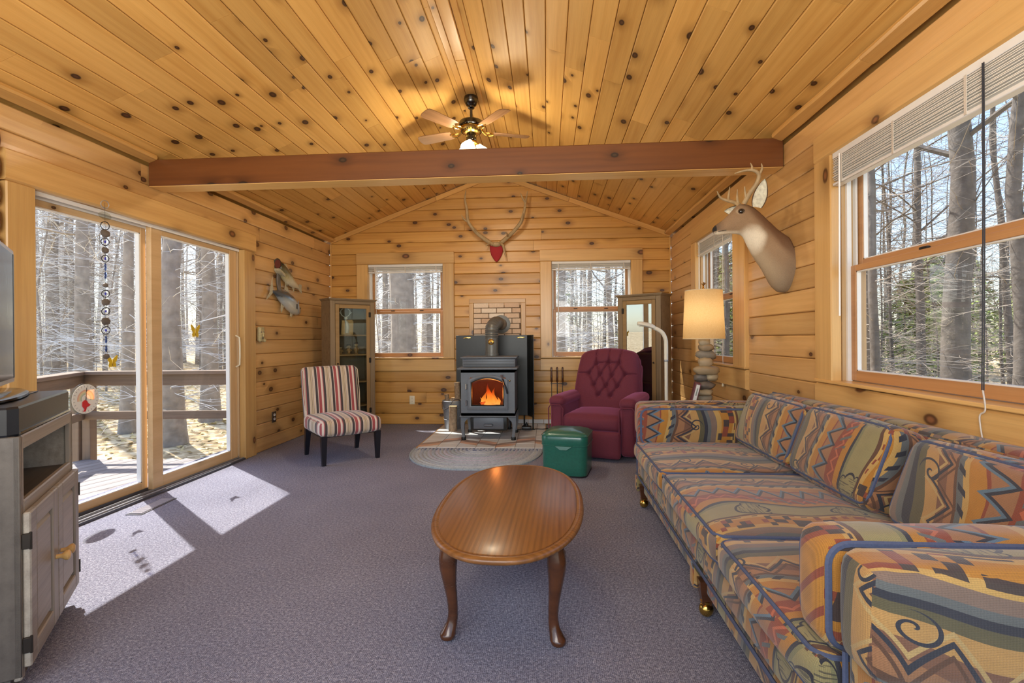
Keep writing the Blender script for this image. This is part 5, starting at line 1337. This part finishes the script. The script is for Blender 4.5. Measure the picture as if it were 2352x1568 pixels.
for i in range(3):
    a = math.radians(-95+120*i); m = RZ(a) @ T(.062, 0, -.425) @ Matrix.Rotation(math.radians(-38), 4, 'Y')
    g_ = MB().lathe([(.024, 0), (.030, -.02), (.046, -.05), (.060, -.085), (.068, -.105)], 20, M=m, caps=False).build('glass_shade', M['frost'], fn, smooth=60)
    MB().lathe([(.018, .012), (.024, .008), (.024, -.008)], 14, M=m).build('shade_holder', M['brass'], g_)
    MB().blob((0, 0, -.055), (.022, .022, .034), 6, M=m).build('bulb', M['bulb'], g_)
for i, (x, L) in enumerate(((.02, .16), (-.025, .12))):
    MB().tube([(x, -.03, -.43), (x, -.032, -.43-L)], .0015, 4).build('pull_chain', M['brass'], fn)
fl2 = bpy.data.lights.new('fan_light', 'POINT'); fl2.energy = 45; fl2.color = (1, .86, .62); fl2.shadow_soft_size = .09
fo2 = bpy.data.objects.new('fan_light', fl2); C.objects.link(fo2); fo2.location = (-.667, 4.42, 2.79)

# ------------------------------------------------------------------ antlers on a red plaque
an = thing('antler_mount', 'pair of elk antlers on a red felt shield high on the back wall', 'antlers', (-.662, YB-.004, 2.30))
MB().prism([(-.085, .10), (-.05, .118), (0, .122), (.05, .118), (.085, .10), (.09, .04), (.07, -.04), (.035, -.10), (0, -.135), (-.035, -.10), (-.07, -.04), (-.09, .04)], .0, .045, RX, inset=.012).build('shield_plaque', M['redfelt'], an, smooth=50)
MB().blob((0, -.05, .10), (.07, .035, .035), 8).build('skull_cap', M['antler'], an)
AK = 1.35
def antl(pts, rad): return MB().tube(spline(pts, 6), [r*AK for r in lerp_list(rad, 6)], 8)
lft = antl([(-.05, -.06, .10), (-.13, -.10, .15), (-.25, -.17, .24), (-.345, -.22, .37), (-.36, -.23, .52), (-.385, -.22, .66), (-.375, -.20, .78)], [.020, .022, .018, .017, .014, .010, .004]).build('antler', M['antler'], an, smooth=80)
for q, r in (([(-.07, -.07, .11), (-.10, -.13, .09), (-.13, -.16, .06)], [.014, .010, .003]), ([(-.22, -.155, .22), (-.255, -.20, .25), (-.27, -.23, .27)], [.012, .008, .003]), ([(-.34, -.215, .36), (-.40, -.25, .40), (-.425, -.26, .45)], [.012, .008, .003])): antl(q, r).build('tine', M['antler'], lft, smooth=80)
rgt = antl([(.05, -.06, .10), (.13, -.10, .16), (.25, -.17, .25), (.345, -.22, .36), (.385, -.23, .50), (.40, -.22, .60), (.425, -.20, .75)], [.020, .022, .018, .017, .014, .011, .004]).build('antler', M['antler'], an, smooth=80)
for q, r in (([(.06, -.07, .11), (.10, -.14, .06), (.12, -.17, -.03), (.14, -.18, -.09)], [.015, .014, .010, .003]), ([(.335, -.215, .34), (.36, -.27, .40), (.365, -.29, .45)], [.012, .008, .003]), ([(.40, -.222, .59), (.36, -.23, .66), (.335, -.235, .72)], [.011, .008, .003]), ([(.16, -.12, .18), (.16, -.2, .20), (.14, -.25, .22)], [.012, .008, .003])): antl(q, r).build('tine', M['antler'], rgt, smooth=80)

# ------------------------------------------------------------------ deer head mount
AK = 1.1
de = thing('deer_mount', 'mounted whitetail deer head with small antlers on the right log wall', 'trophy', (XR-.003, 3.50, 1.70), math.radians(180+3))
K = [((0, .13), (0, -.255), .145), ((.055, .170), (.060, -.235), .140), ((.10, .215), (.135, -.115), .112), ((.145, .265), (.205, -.015), .088), ((.185, .305), (.248, .065), .073), ((.235, .338), (.275, .122), .066), ((.285, .350), (.300, .142), .065), ((.330, .328), (.335, .148), .061), ((.370, .286), (.370, .149), .048), ((.410, .248), (.405, .146), .038), ((.445, .222), (.435, .142), .034), ((.468, .206), (.458, .143), .031), ((.481, .190), (.470, .154), .022), ((.484, .177), (.478, .168), .008)]
def sp3(v): return spline([Vector(p) for p in v], 3)
tps, bts, wds = sp3([(a[0], 0, a[1]) for a, b_, w in K]), sp3([(b_[0], 0, b_[1]) for a, b_, w in K]), sp3([(w, 0, 0) for a, b_, w in K])
rr_ = []
for tp_, bt_, w in zip(tps, bts, wds):
    c_ = (tp_+bt_)/2; u_ = (tp_-bt_)/2; o_ = []
    for a in range(24):
        ca_, sa = math.cos(2*PI*a/24), math.sin(2*PI*a/24); kx = 1-.18*max(0, -sa)**2-.10*max(0, sa)
        o_.append(c_+Vector((0, ca_*w.x*kx, 0))+u_*sa)
    rr_.append(o_)
b = MB().rings(rr_)
for p in b.v:
    f_ = mnoise.noise(Vector((p.x*60, p.y*60, p.z*22)))*.003*(1 if p.x < .22 else .2); p.y += f_; p.z += f_
b.build('body', M['hide'], de, smooth=80)
for s in (-1, 1):
    e_ = MB().blob((.312, s*.0555, .288), (.016, .010, .014), 8).build('eye', M['eye'], de)
    MB().tube([(.312+.021*math.cos(2*PI*i/14), s*(.0585-.003*abs(math.cos(2*PI*i/14))), .288+.016*math.sin(2*PI*i/14)) for i in range(14)], .0035, 6, closed=True).build('eyelid', M['lid'], e_)
    nI, nJ = 12, 8
    ax = (Vector((-.02, .07, .17)) if s > 0 else Vector((.125, -.15, .045))).normalized(); nm = Vector((.45, .88, .0)) if s > 0 else Vector((.55, .72, -.40)); nm = (nm-ax*nm.dot(ax)).normalized(); sd = ax.cross(nm)
    bp_ = Vector((.210, s*.056, .312)); L_ = .185
    def ep(t_, q, off): w_ = .050*math.sin(PI*min(1, .16+.84*t_))**.7*(1-.25*t_); return bp_+ax*(L_*t_)+sd*(w_*q)+nm*(.022*(q*q-1)*(1-.4*t_)+off)
    for nm_, off, mt in (('ear', 0, 'hide'), ('ear_lining', .003, 'earin')):
        vs = [ep(i/nI, (-1+2*j/nJ)*(1 if off == 0 else .86), off) for i in range(nI+1) for j in range(nJ+1)]
        ob = MB().add(vs, [(i*(nJ+1)+j, (i+1)*(nJ+1)+j, (i+1)*(nJ+1)+j+1, i*(nJ+1)+j+1) for i in range(nI) for j in range(nJ)])
        if off == 0:
            v2 = [ep(i/nI, -1+2*j/nJ, -.005) for i in range(nI+1) for j in range(nJ+1)]
            ob.add(v2, [(i*(nJ+1)+j, i*(nJ+1)+j+1, (i+1)*(nJ+1)+j+1, (i+1)*(nJ+1)+j) for i in range(nI) for j in range(nJ)])
            ear_ = ob.build('ear', M['lid'], de, smooth=80, merge=0)
        else: ob.build(nm_, M[mt], ear_, smooth=80)
    MB().blob((.474, s*.014, .180), (.006, .006, .004), 5).build('nostril', M['eye'], de)
AN1 = ([(.284, .03, .345), (.262, .06, .40), (.235, .10, .455), (.228, .125, .505), (.262, .130, .535), (.315, .115, .540), (.37, .09, .530)], [.015, .014, .013, .012, .010, .007, .003],
       [([(.228, .125, .505), (.212, .135, .545), (.218, .138, .578)], [.010, .007, .002]), ([(.275, .128, .536), (.275, .13, .56), (.285, .13, .585)], [.009, .006, .002]), ([(.275, .045, .372), (.285, .05, .42), (.29, .055, .455)], [.009, .006, .002])])
AN2 = ([(.284, -.03, .345), (.29, -.07, .375), (.30, -.12, .40), (.33, -.15, .42), (.37, -.15, .44), (.40, -.13, .478)], [.015, .014, .012, .010, .007, .003],
       [([(.318, -.14, .41), (.310, -.15, .46), (.302, -.15, .515)], [.010, .007, .002]), ([(.286, -.05, .36), (.292, -.055, .41), (.290, -.055, .468)], [.010, .007, .002])])
for mp, mr_, tn in (AN1, AN2):
    at_ = antl(mp, mr_).build('antler', M['antler'], de, smooth=80)
    for q, r in tn: antl(q, r).build('tine', M['antler'], at_, smooth=80)
for s in (-1, 1): MB().tube(spline([(.470, s*.016, .158), (.445, s*.030, .162), (.405, s*.036, .168)], 4), .0025, 5).build('mouth_line', M['eye'], de)

# ------------------------------------------------------------------ fish and carving on the left wall (local X along the wall, -Y into the room)
def fish(name, label, loc, rz_tilt, K_, skin, fins, mouth=None):
    o = thing(name, label, 'fish mount', loc, PI/2); rs = []
    for x, zc, w, h in K_: rs.append([(x, -.028+math.cos(2*PI*a/18)*w, zc+math.sin(2*PI*a/18)*h) for a in range(18)])
    MB().rings(rs).build('body', skin, o, smooth=80, rot=(0, 0, 0))
    for nm_, poly in fins:
        MB().prism(poly, .026, .032, RX, inset=.001).build(nm_, M['fin'], o, smooth=30)
    return o
ba = fish('bass_mount', 'mounted largemouth bass with open jaws on the left log wall, upper fish', (XL+.006, 5.40, 1.86), 0,
    [(-.16, .095, .030, .062), (-.13, .085, .036, .075), (-.08, .055, .042, .085), (-.01, .02, .045, .088), (.07, -.02, .040, .075), (.15, -.055, .030, .052), (.22, -.075, .018, .032), (.265, -.085, .010, .024)], M['bass'],
    [('tail_fin', [(.25, -.07), (.30, -.045), (.345, -.055), (.335, -.10), (.345, -.155), (.30, -.135), (.25, -.105)]), ('dorsal_fin', [(-.06, .135), (-.02, .15), (.05, .09), (.11, .05), (.08, .035), (0, .09)]), ('anal_fin', [(.12, -.10), (.17, -.10), (.16, -.15)]), ('belly_fin', [(-.03, -.05), (.03, -.065), (.0, -.12)])])
MB().rings([[(-.165+.012*math.cos(2*PI*a/16), -.028+.034*math.cos(2*PI*a/16), .105+.052*math.sin(2*PI*a/16)) for a in range(16)], [(-.19, -.030+.044*math.cos(2*PI*a/16), .120+.062*math.sin(2*PI*a/16)) for a in range(16)], [(-.186, -.030+.038*math.cos(2*PI*a/16), .120+.055*math.sin(2*PI*a/16)) for a in range(16)], [(-.15, -.028+.02*math.cos(2*PI*a/16), .100+.03*math.sin(2*PI*a/16)) for a in range(16)]], caps=False).build('upper_jaw', M['bass'], ba, smooth=60)
MB().rings([[(-.183, -.030+.034*math.cos(2*PI*a/14), .120+.05*math.sin(2*PI*a/14)) for a in range(14)], [(-.14, -.028+.01*math.cos(2*PI*a/14), .098+.015*math.sin(2*PI*a/14)) for a in range(14)]]).build('mouth', M['mouth'], ba, smooth=60)
MB().rings([[(-.20, -.03+y, .05+z_) for y, z_ in ((-.03, 0), (.03, 0), (.03, .02), (-.03, .02))], [(-.15, -.03+y, .02+z_) for y, z_ in ((-.036, 0), (.036, 0), (.036, .03), (-.036, .03))], [(-.09, -.03+y, -.01+z_) for y, z_ in ((-.036, 0), (.036, 0), (.036, .03), (-.036, .03))]]).build('lower_jaw', M['fin'], ba, smooth=60)
MB().blob((-.12, -.062, .125), (.010, .006, .010), 6).build('eye', M['eye'], ba)
MB().prism([(-.15, .04), (-.17, -.06), (-.14, -.16), (-.09, -.20), (-.07, -.19), (-.10, -.13), (-.11, -.04), (-.10, .03)], .0, .02, RX, inset=.004).build('driftwood_strip', M['stonedark'], ba, smooth=40)
tu = fish('tuna_mount', 'plump silver fish mount with forked tail, lower fish on the left log wall', (XL+.006, 5.40, 1.575), 0,
    [(.285, -.075, .012, .030), (.265, -.07, .03, .058), (.20, -.05, .045, .085), (.10, -.015, .055, .105), (.0, .02, .052, .098), (-.10, .05, .040, .072), (-.20, .08, .022, .038), (-.26, .095, .012, .018), (-.29, .10, .008, .014)], M['silver'],
    [('tail_fin', [(-.27, .115), (-.29, .20), (-.285, .255), (-.315, .16), (-.345, .075), (-.41, .0), (-.345, .04), (-.28, .085)]), ('dorsal_fin', [(-.05, .14), (-.02, .20), (-.035, .235), (.02, .17), (.06, .11)]), ('anal_fin', [(-.12, -.02), (-.06, -.05), (-.11, -.12), (-.125, -.10)]), ('belly_fin', [(.08, -.11), (.13, -.12), (.10, -.16), (.07, -.15)])])
MB().blob((.255, -.056, -.05), (.010, .006, .010), 6).build('eye', M['eye'], tu)
MB().tube(spline([(.185, -.074, .03), (.172, -.077, -.04), (.185, -.07, -.11)], 5), .004, 5).build('gill_cover', M['galv'], tu)
MB().prism([(.12, -.01), (.14, -.01), (.135, -.07), (.12, -.06)], .080, .084, RX).build('side_fin', M['black'], tu)
fa = thing('carved_face', 'small carved wood face plaque near the door casing on the left log wall', 'carving', (XL+.003, 4.905, 1.215), PI/2)
MB().cushion((0, -.022, 0), (.085, .04, .155), .018, n=6, fn=lambda p: p+Vector((0, .006, .006))*mnoise.noise(p*40)).build('face_block', M['carving'], fa)
MB().blob((0, -.048, -.005), (.010, .010, .025), 5).build('nose', M['carving'], fa)
for s in (-1, 1): MB().blob((s*.020, -.042, .022), (.010, .006, .006), 5).build('eye', M['stonedark'], fa)
MB().blob((0, -.044, -.038), (.018, .006, .006), 5).build('mouth', M['stonedark'], fa)
MB().blob((.045, -.03, -.06), (.022, .018, .02), 6, .3).build('burl', M['carving'], fa)

# ------------------------------------------------------------------ hanging strand of stones and glass rings
ch = thing('stone_strand', 'hanging strand of flat stones and wire rings before the sliding door', 'hanging ornament', (XL+.065, 3.068, 2.05))
MB().tube([(0, 0, .01), (0, 0, -1.0)], .0012, 4).build('cord', M['darkcord'], ch)
SEQ = [('ring', .0, .030), ('flat', .075, .050), ('ring', .14, .032), ('stone', .19, .040), ('ring', .245, .030), ('stone', .30, .032), ('ring', .355, .027), ('drop', .41, .026), ('drop', .465, .024), ('stone', .53, .023), ('ring', .585, .029), ('stone', .64, .036), ('ring', .70, .030), ('stone', .765, .040), ('ring', .825, .031), ('drop', .885, .026), ('drop', .945, .024), ('stone', .995, .028)]
gm = glass('pale_blue_glass', .08, (160, 176, 214))
for kind, dz, r in SEQ:
    if kind == 'ring':
        o_ = MB().tube([(r*.12*math.sin(2*PI*i/20), r*math.cos(2*PI*i/20), -dz+r*.8*math.sin(2*PI*i/20)) for i in range(20)], .0028, 5, closed=True).build('wire_ring', M['hinge'] if dz else M['alu'], ch)
        if dz > .2: MB().blob((0, 0, -dz), (.005, .007, .010), 5).build('glass_bead', plain('blue_bead', (60, 60, 170), .15) if 'blue_bead' not in bpy.data.materials else bpy.data.materials['blue_bead'], o_)
    elif kind == 'drop': MB().blob((0, 0, -dz), (.005, .009, r), 6).build('glass_drop', gm, ch)
    elif kind == 'flat': MB().blob((0, 0, -dz), (.006, r, .026), 8).build('clear_disc', M['plexi'], ch)
    else: MB().blob((0, 0, -dz), (.010, r*.9, r*.62), 7, .25, 4, dz*9).build('stone', M['stonedark'], ch)
# butterfly window stickers
def butterfly(label, y, z, x, s):
    o = thing('butterfly_sticker', label, 'sticker', (x, y, z), PI/2, 'butterfly stickers on the door glass')
    up = [(0, .012), (.012, .03), (.034, .048), (.043, .044), (.034, .012), (.024, .0), (.030, -.018), (.022, -.036), (.012, -.026), (.004, -.034), (0, -.02)]
    MB().prism([(a*s, b_*s) for a, b_ in up]+[(-a*s, b_*s) for a, b_ in up[-2:0:-1]], .0, .0012, RX).build('wings', M['yellow'], o, smooth=0)
    MB().blob((0, -.002, 0), (.003*s, .002, .026*s), 5).build('body', M['brass'], o)
butterfly('smaller yellow butterfly sticker low on the fixed door pane under the stone strand', 3.30, 1.005, XL-.107, 1.05)
butterfly('larger yellow butterfly sticker in the middle of the sliding door pane', 4.055, 1.228, XL-.050, 1.35)
# round window thermometer
th_ = thing('window_thermometer', 'round window thermometer with a rainbow and a red cardinal outside the door', 'thermometer', (XL-.16, 3.13, .768), PI/2)
MB().lathe([(.001, 0), (.098, 0), (.104, .004), (.104, .012), (.09, .016), (.001, .016)], 40, M=RX).build('dial_case', M['plexi'], th_, loc=(0, 0, 0))
MB().lathe([(.001, .017), (.098, .017), (.098, .019), (.001, .019)], 40, M=RX).build('dial_face', M['dial'], th_)
MB().prism([(-.002, -.02), (.002, -.02), (.001, .075), (-.001, .075)], .020, .022, RX).build('pointer', M['black'], th_, rot=(0, math.radians(4), 0))
MB().prism([(-.028, -.018), (-.012, -.006), (.004, -.012), (.014, -.03), (.032, -.042), (.018, -.052), (.004, -.056), (-.006, -.082), (-.022, -.084), (-.014, -.068), (-.030, -.045)], .0205, .024, RX, inset=.001).build('cardinal', M['bird_red'], th_, smooth=0)
MB().tube([(.07, .016, .0), (.07, .10, .0)], .004, 5).build('bracket', M['plexi'], th_)

# ------------------------------------------------------------------ window blinds, raised
def blind(label, loc, rotz, w, drop, wand=None, cord=None, cl=.9):
    o = thing('window_blind', label, 'blind', loc, rotz, 'raised blinds')   # local: X along, -Y into room, top at z=0
    MB().b2((-w/2, -.005, -.034), (w/2, .040, 0), .002, 1).build('headrail', M['white'], o)
    b_ = MB(); n = max(5, int((drop-.06)/.0085))
    for i in range(n): b_.box((0, .016, -.040-i*(drop-.062)/n), (w-.012, .042, .0028), M=Matrix.Rotation(.03*math.sin(i*2.1), 4, 'X'))
    s_ = b_.build('slat_stack', M['blind'], o, smooth=0, merge=0); s_['kind'] = 'stuff'
    MB().b2((-w/2+.004, -.006, -drop), (w/2-.004, .038, -drop+.018), .003, 1).build('bottom_rail', M['white'], o)
    nt = max(2, int(w/.42)+1)
    for i in range(nt):
        x = -w/2+.09+(w-.18)*i/(nt-1); MB().b2((x-.006, -.009, -drop+.004), (x+.006, -.0065, -.03)).build('ladder_tape', M['cord'], o, smooth=0)
    if wand is not None:
        MB().tube([(wand, -.018, -.03), (wand, -.022, -.03-cl*.72)], .0045, 6).build('tilt_wand', M['plexi'] if w < 1 else M['white'], o)
    if cord is not None:
        c_ = MB().tube(spline([(cord, -.016, -.03), (cord+.003, -.02, -cl*.5), (cord-.004, -.022, -cl)], 8), .0022, 5).tube(spline([(cord+.006, -.016, -.03), (cord+.010, -.02, -cl*.5), (cord+.004, -.022, -cl)], 8), .0022, 5).build('lift_cord', M['darkcord'] if w > 1.2 else M['cord'], o)
        MB().tube(spline([(cord, -.022, -cl), (cord+.012, -.024, -cl-.07), (cord-.012, -.024, -cl-.10), (cord+.004, -.024, -cl-.20)], 6), .003, 5).build('cord_loop', M['cord'], c_)
        MB().lathe([(.004, 0), (.006, -.01), (.012, -.045), (.010, -.05)], 10).build('tassel', M['offwhite'], c_, loc=(cord+.004, -.024, -cl-.20))
blind('white blind raised at the top of the left back window', ((W1[2]+W1[3])/2, YB+.005, HZ1-.004), 0, W1[3]-W1[2]-.006, .115, wand=-.40, cl=1.0)
blind('white blind raised at the top of the right back window above the recliner', ((W2[2]+W2[3])/2, YB+.005, HZ1-.004), 0, W2[3]-W2[2]-.006, .115, wand=-.43, cl=1.2)
blind('white blind raised at the top of the small right window by the stone lamp', (XR+.005, (W3[2]+W3[3])/2, HZ1-.004), -PI/2, W3[3]-W3[2]-.006, .16, wand=-.44, cord=.26, cl=1.22)
blind('wide white blind raised at the top of the large right window above the sofa', (XR-.012, (W4[2]+W4[3])/2, HZ1-.004), -PI/2, W4[3]-W4[2]-.006, .185, wand=-.80, cord=.085, cl=1.22)

# ------------------------------------------------------------------ corner television cabinet, sound base, television
tc = thing('tv_cabinet', 'grey washed oak cabinet with two panelled doors below an open shelf at left', 'cabinet', (-1.905, 1.78, 0), math.radians(124.8))
# local: X along the front (from camera side to far side), +Y ... front face at y=0 looking to -Y
GW = M['greywood']; GH = .845; hw = .342; dp = .46
MB().b2((-hw, .0, .06), (-hw+.022, dp, GH), .003, 1).build('side_panel', M['greydark'], tc)  # same oak as the front; its shade is put into a darker colour
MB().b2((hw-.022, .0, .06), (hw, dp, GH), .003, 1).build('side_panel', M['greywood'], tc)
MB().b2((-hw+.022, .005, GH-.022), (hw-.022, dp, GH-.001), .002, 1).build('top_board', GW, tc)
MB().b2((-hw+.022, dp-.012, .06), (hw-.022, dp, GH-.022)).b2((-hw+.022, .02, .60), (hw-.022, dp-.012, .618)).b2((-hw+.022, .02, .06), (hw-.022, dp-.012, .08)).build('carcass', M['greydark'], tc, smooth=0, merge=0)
MB().b2((-hw+.01, .03, 0), (hw-.01, dp-.02, .06)).build('toe_kick', M['greydark'], tc, smooth=0)
board('front_stile', (-hw+.018, 0, .05), (-hw+.018, 0, GH), (0, -1, 0), .036, .02, GW, tc, bev=.004)
board('front_stile', (hw-.018, 0, .05), (hw-.018, 0, GH), (0, -1, 0), .036, .02, GW, tc, bev=.004)
board('front_rail', (-hw+.036, 0, GH-.024), (hw-.036, 0, GH-.024), (0, -1, 0), .048, .02, GW, tc)
board('front_rail', (-hw+.036, 0, .605), (hw-.036, 0, .605), (0, -1, 0), .045, .02, GW, tc)
def pdoor(x0, x1, kx, hx):
    z0, z1 = .085, .592; rw = .062
    d_ = MB().b2((x0, -.022, z0), (x0+rw, 0, z1), .004, 1).build('door', GW, tc, smooth=30)
    board('door_stile', (x1-rw/2, -.022, z0), (x1-rw/2, -.022, z1), (0, -1, 0), rw, .022, GW, d_)
    board('door_rail', (x0+rw, -.022, z0+rw/2), (x1-rw, -.022, z0+rw/2), (0, -1, 0), rw, .022, GW, d_)
    board('door_rail', (x0+rw, -.022, z1-rw/2), (x1-rw, -.022, z1-rw/2), (0, -1, 0), rw, .022, GW, d_)
    a0, a1, c0, c1 = x0+rw, x1-rw, z0+rw, z1-rw
    MB().rings([[(x, y, z) for x, z in ((a0+k, c0+k), (a1-k, c0+k), (a1-k, c1-k), (a0+k, c1-k))] for k, y in ((0, -.006), (.003, -.005), (.022, -.018), (.024, -.018))]).build('raised_panel', GW, d_, smooth=0)
    MB().lathe([(.008, 0), (.008, .014), (.012, .02), (.0185, .028), (.019, .036), (.012, .042), (.002, .043)], 16, M=RX).build('knob', M['casing'], d_, loc=(kx, -.022, .335))
    for z in (.16, .50): MB().box((hx, -.012, z), (.010, .022, .05), .002, 1).lathe([(.004, z-.028), (.004, z+.028)], 8, T(hx, -.022, 0)).build('hinge', M['hinge'], d_)
pdoor(-hw+.012, -.004, -.034, -hw+.008); pdoor(.004, hw-.012, .034, hw-.008)
sb = thing('sound_base', 'black flat sound base lying on top of the grey cabinet', 'speaker', (-1.905, 1.78, GH+.0005), math.radians(124.8))
MB().rings([[(x*s_, y if y > .2 else y+(1-s_)*.2, z) for x, y in ((-.325, .006), (.31, .006), (.33, .03), (.33, .40), (-.345, .40), (-.345, .03))] for z, s_ in ((0, .99), (.006, 1), (.088, 1), (.095, .985))]).build('housing', M['black'], sb, smooth=0)
MB().b2((-.30, .10, .0955), (.30, .39, .099), .002, 1).build('top_plate', plain('sound_base_top', (70, 74, 82), .3), sb)
MB().b2((-.325, .002, .004), (.31, .006, .012)).build('grille_lip', M['blackgloss'], sb, smooth=0)
tv = thing('television', 'flat television with a silver rim turned away on the sound base at the left edge', 'television', (-2.062, 1.715, GH+.1), math.radians(132))
MB().rings([[(x*.36*s_, .02+y*.11*s_, z) for x, y in arc(0, 0, 1, 0, 2*PI*23/24, 23)] for z, s_ in ((0, 1), (.008, 1), (.014, .9))]).build('foot', M['blackgloss'], tv, smooth=40)
MB().b2((-.05, .01, .01), (.05, .035, .12), .004).build('neck', M['blackgloss'], tv)
pn = MB().b2((-.47, .0, .03), (.47, .035, .615), .006, 2).build('bezel', M['silverplastic'], tv)
MB().b2((-.450, -.0015, .050), (.438, .001, .595)).build('screen', M['blackgloss'], pn, smooth=0)
MB().b2((.438, -.003, .050), (.452, .0, .595)).build('screen_edge', M['black'], pn, smooth=0)
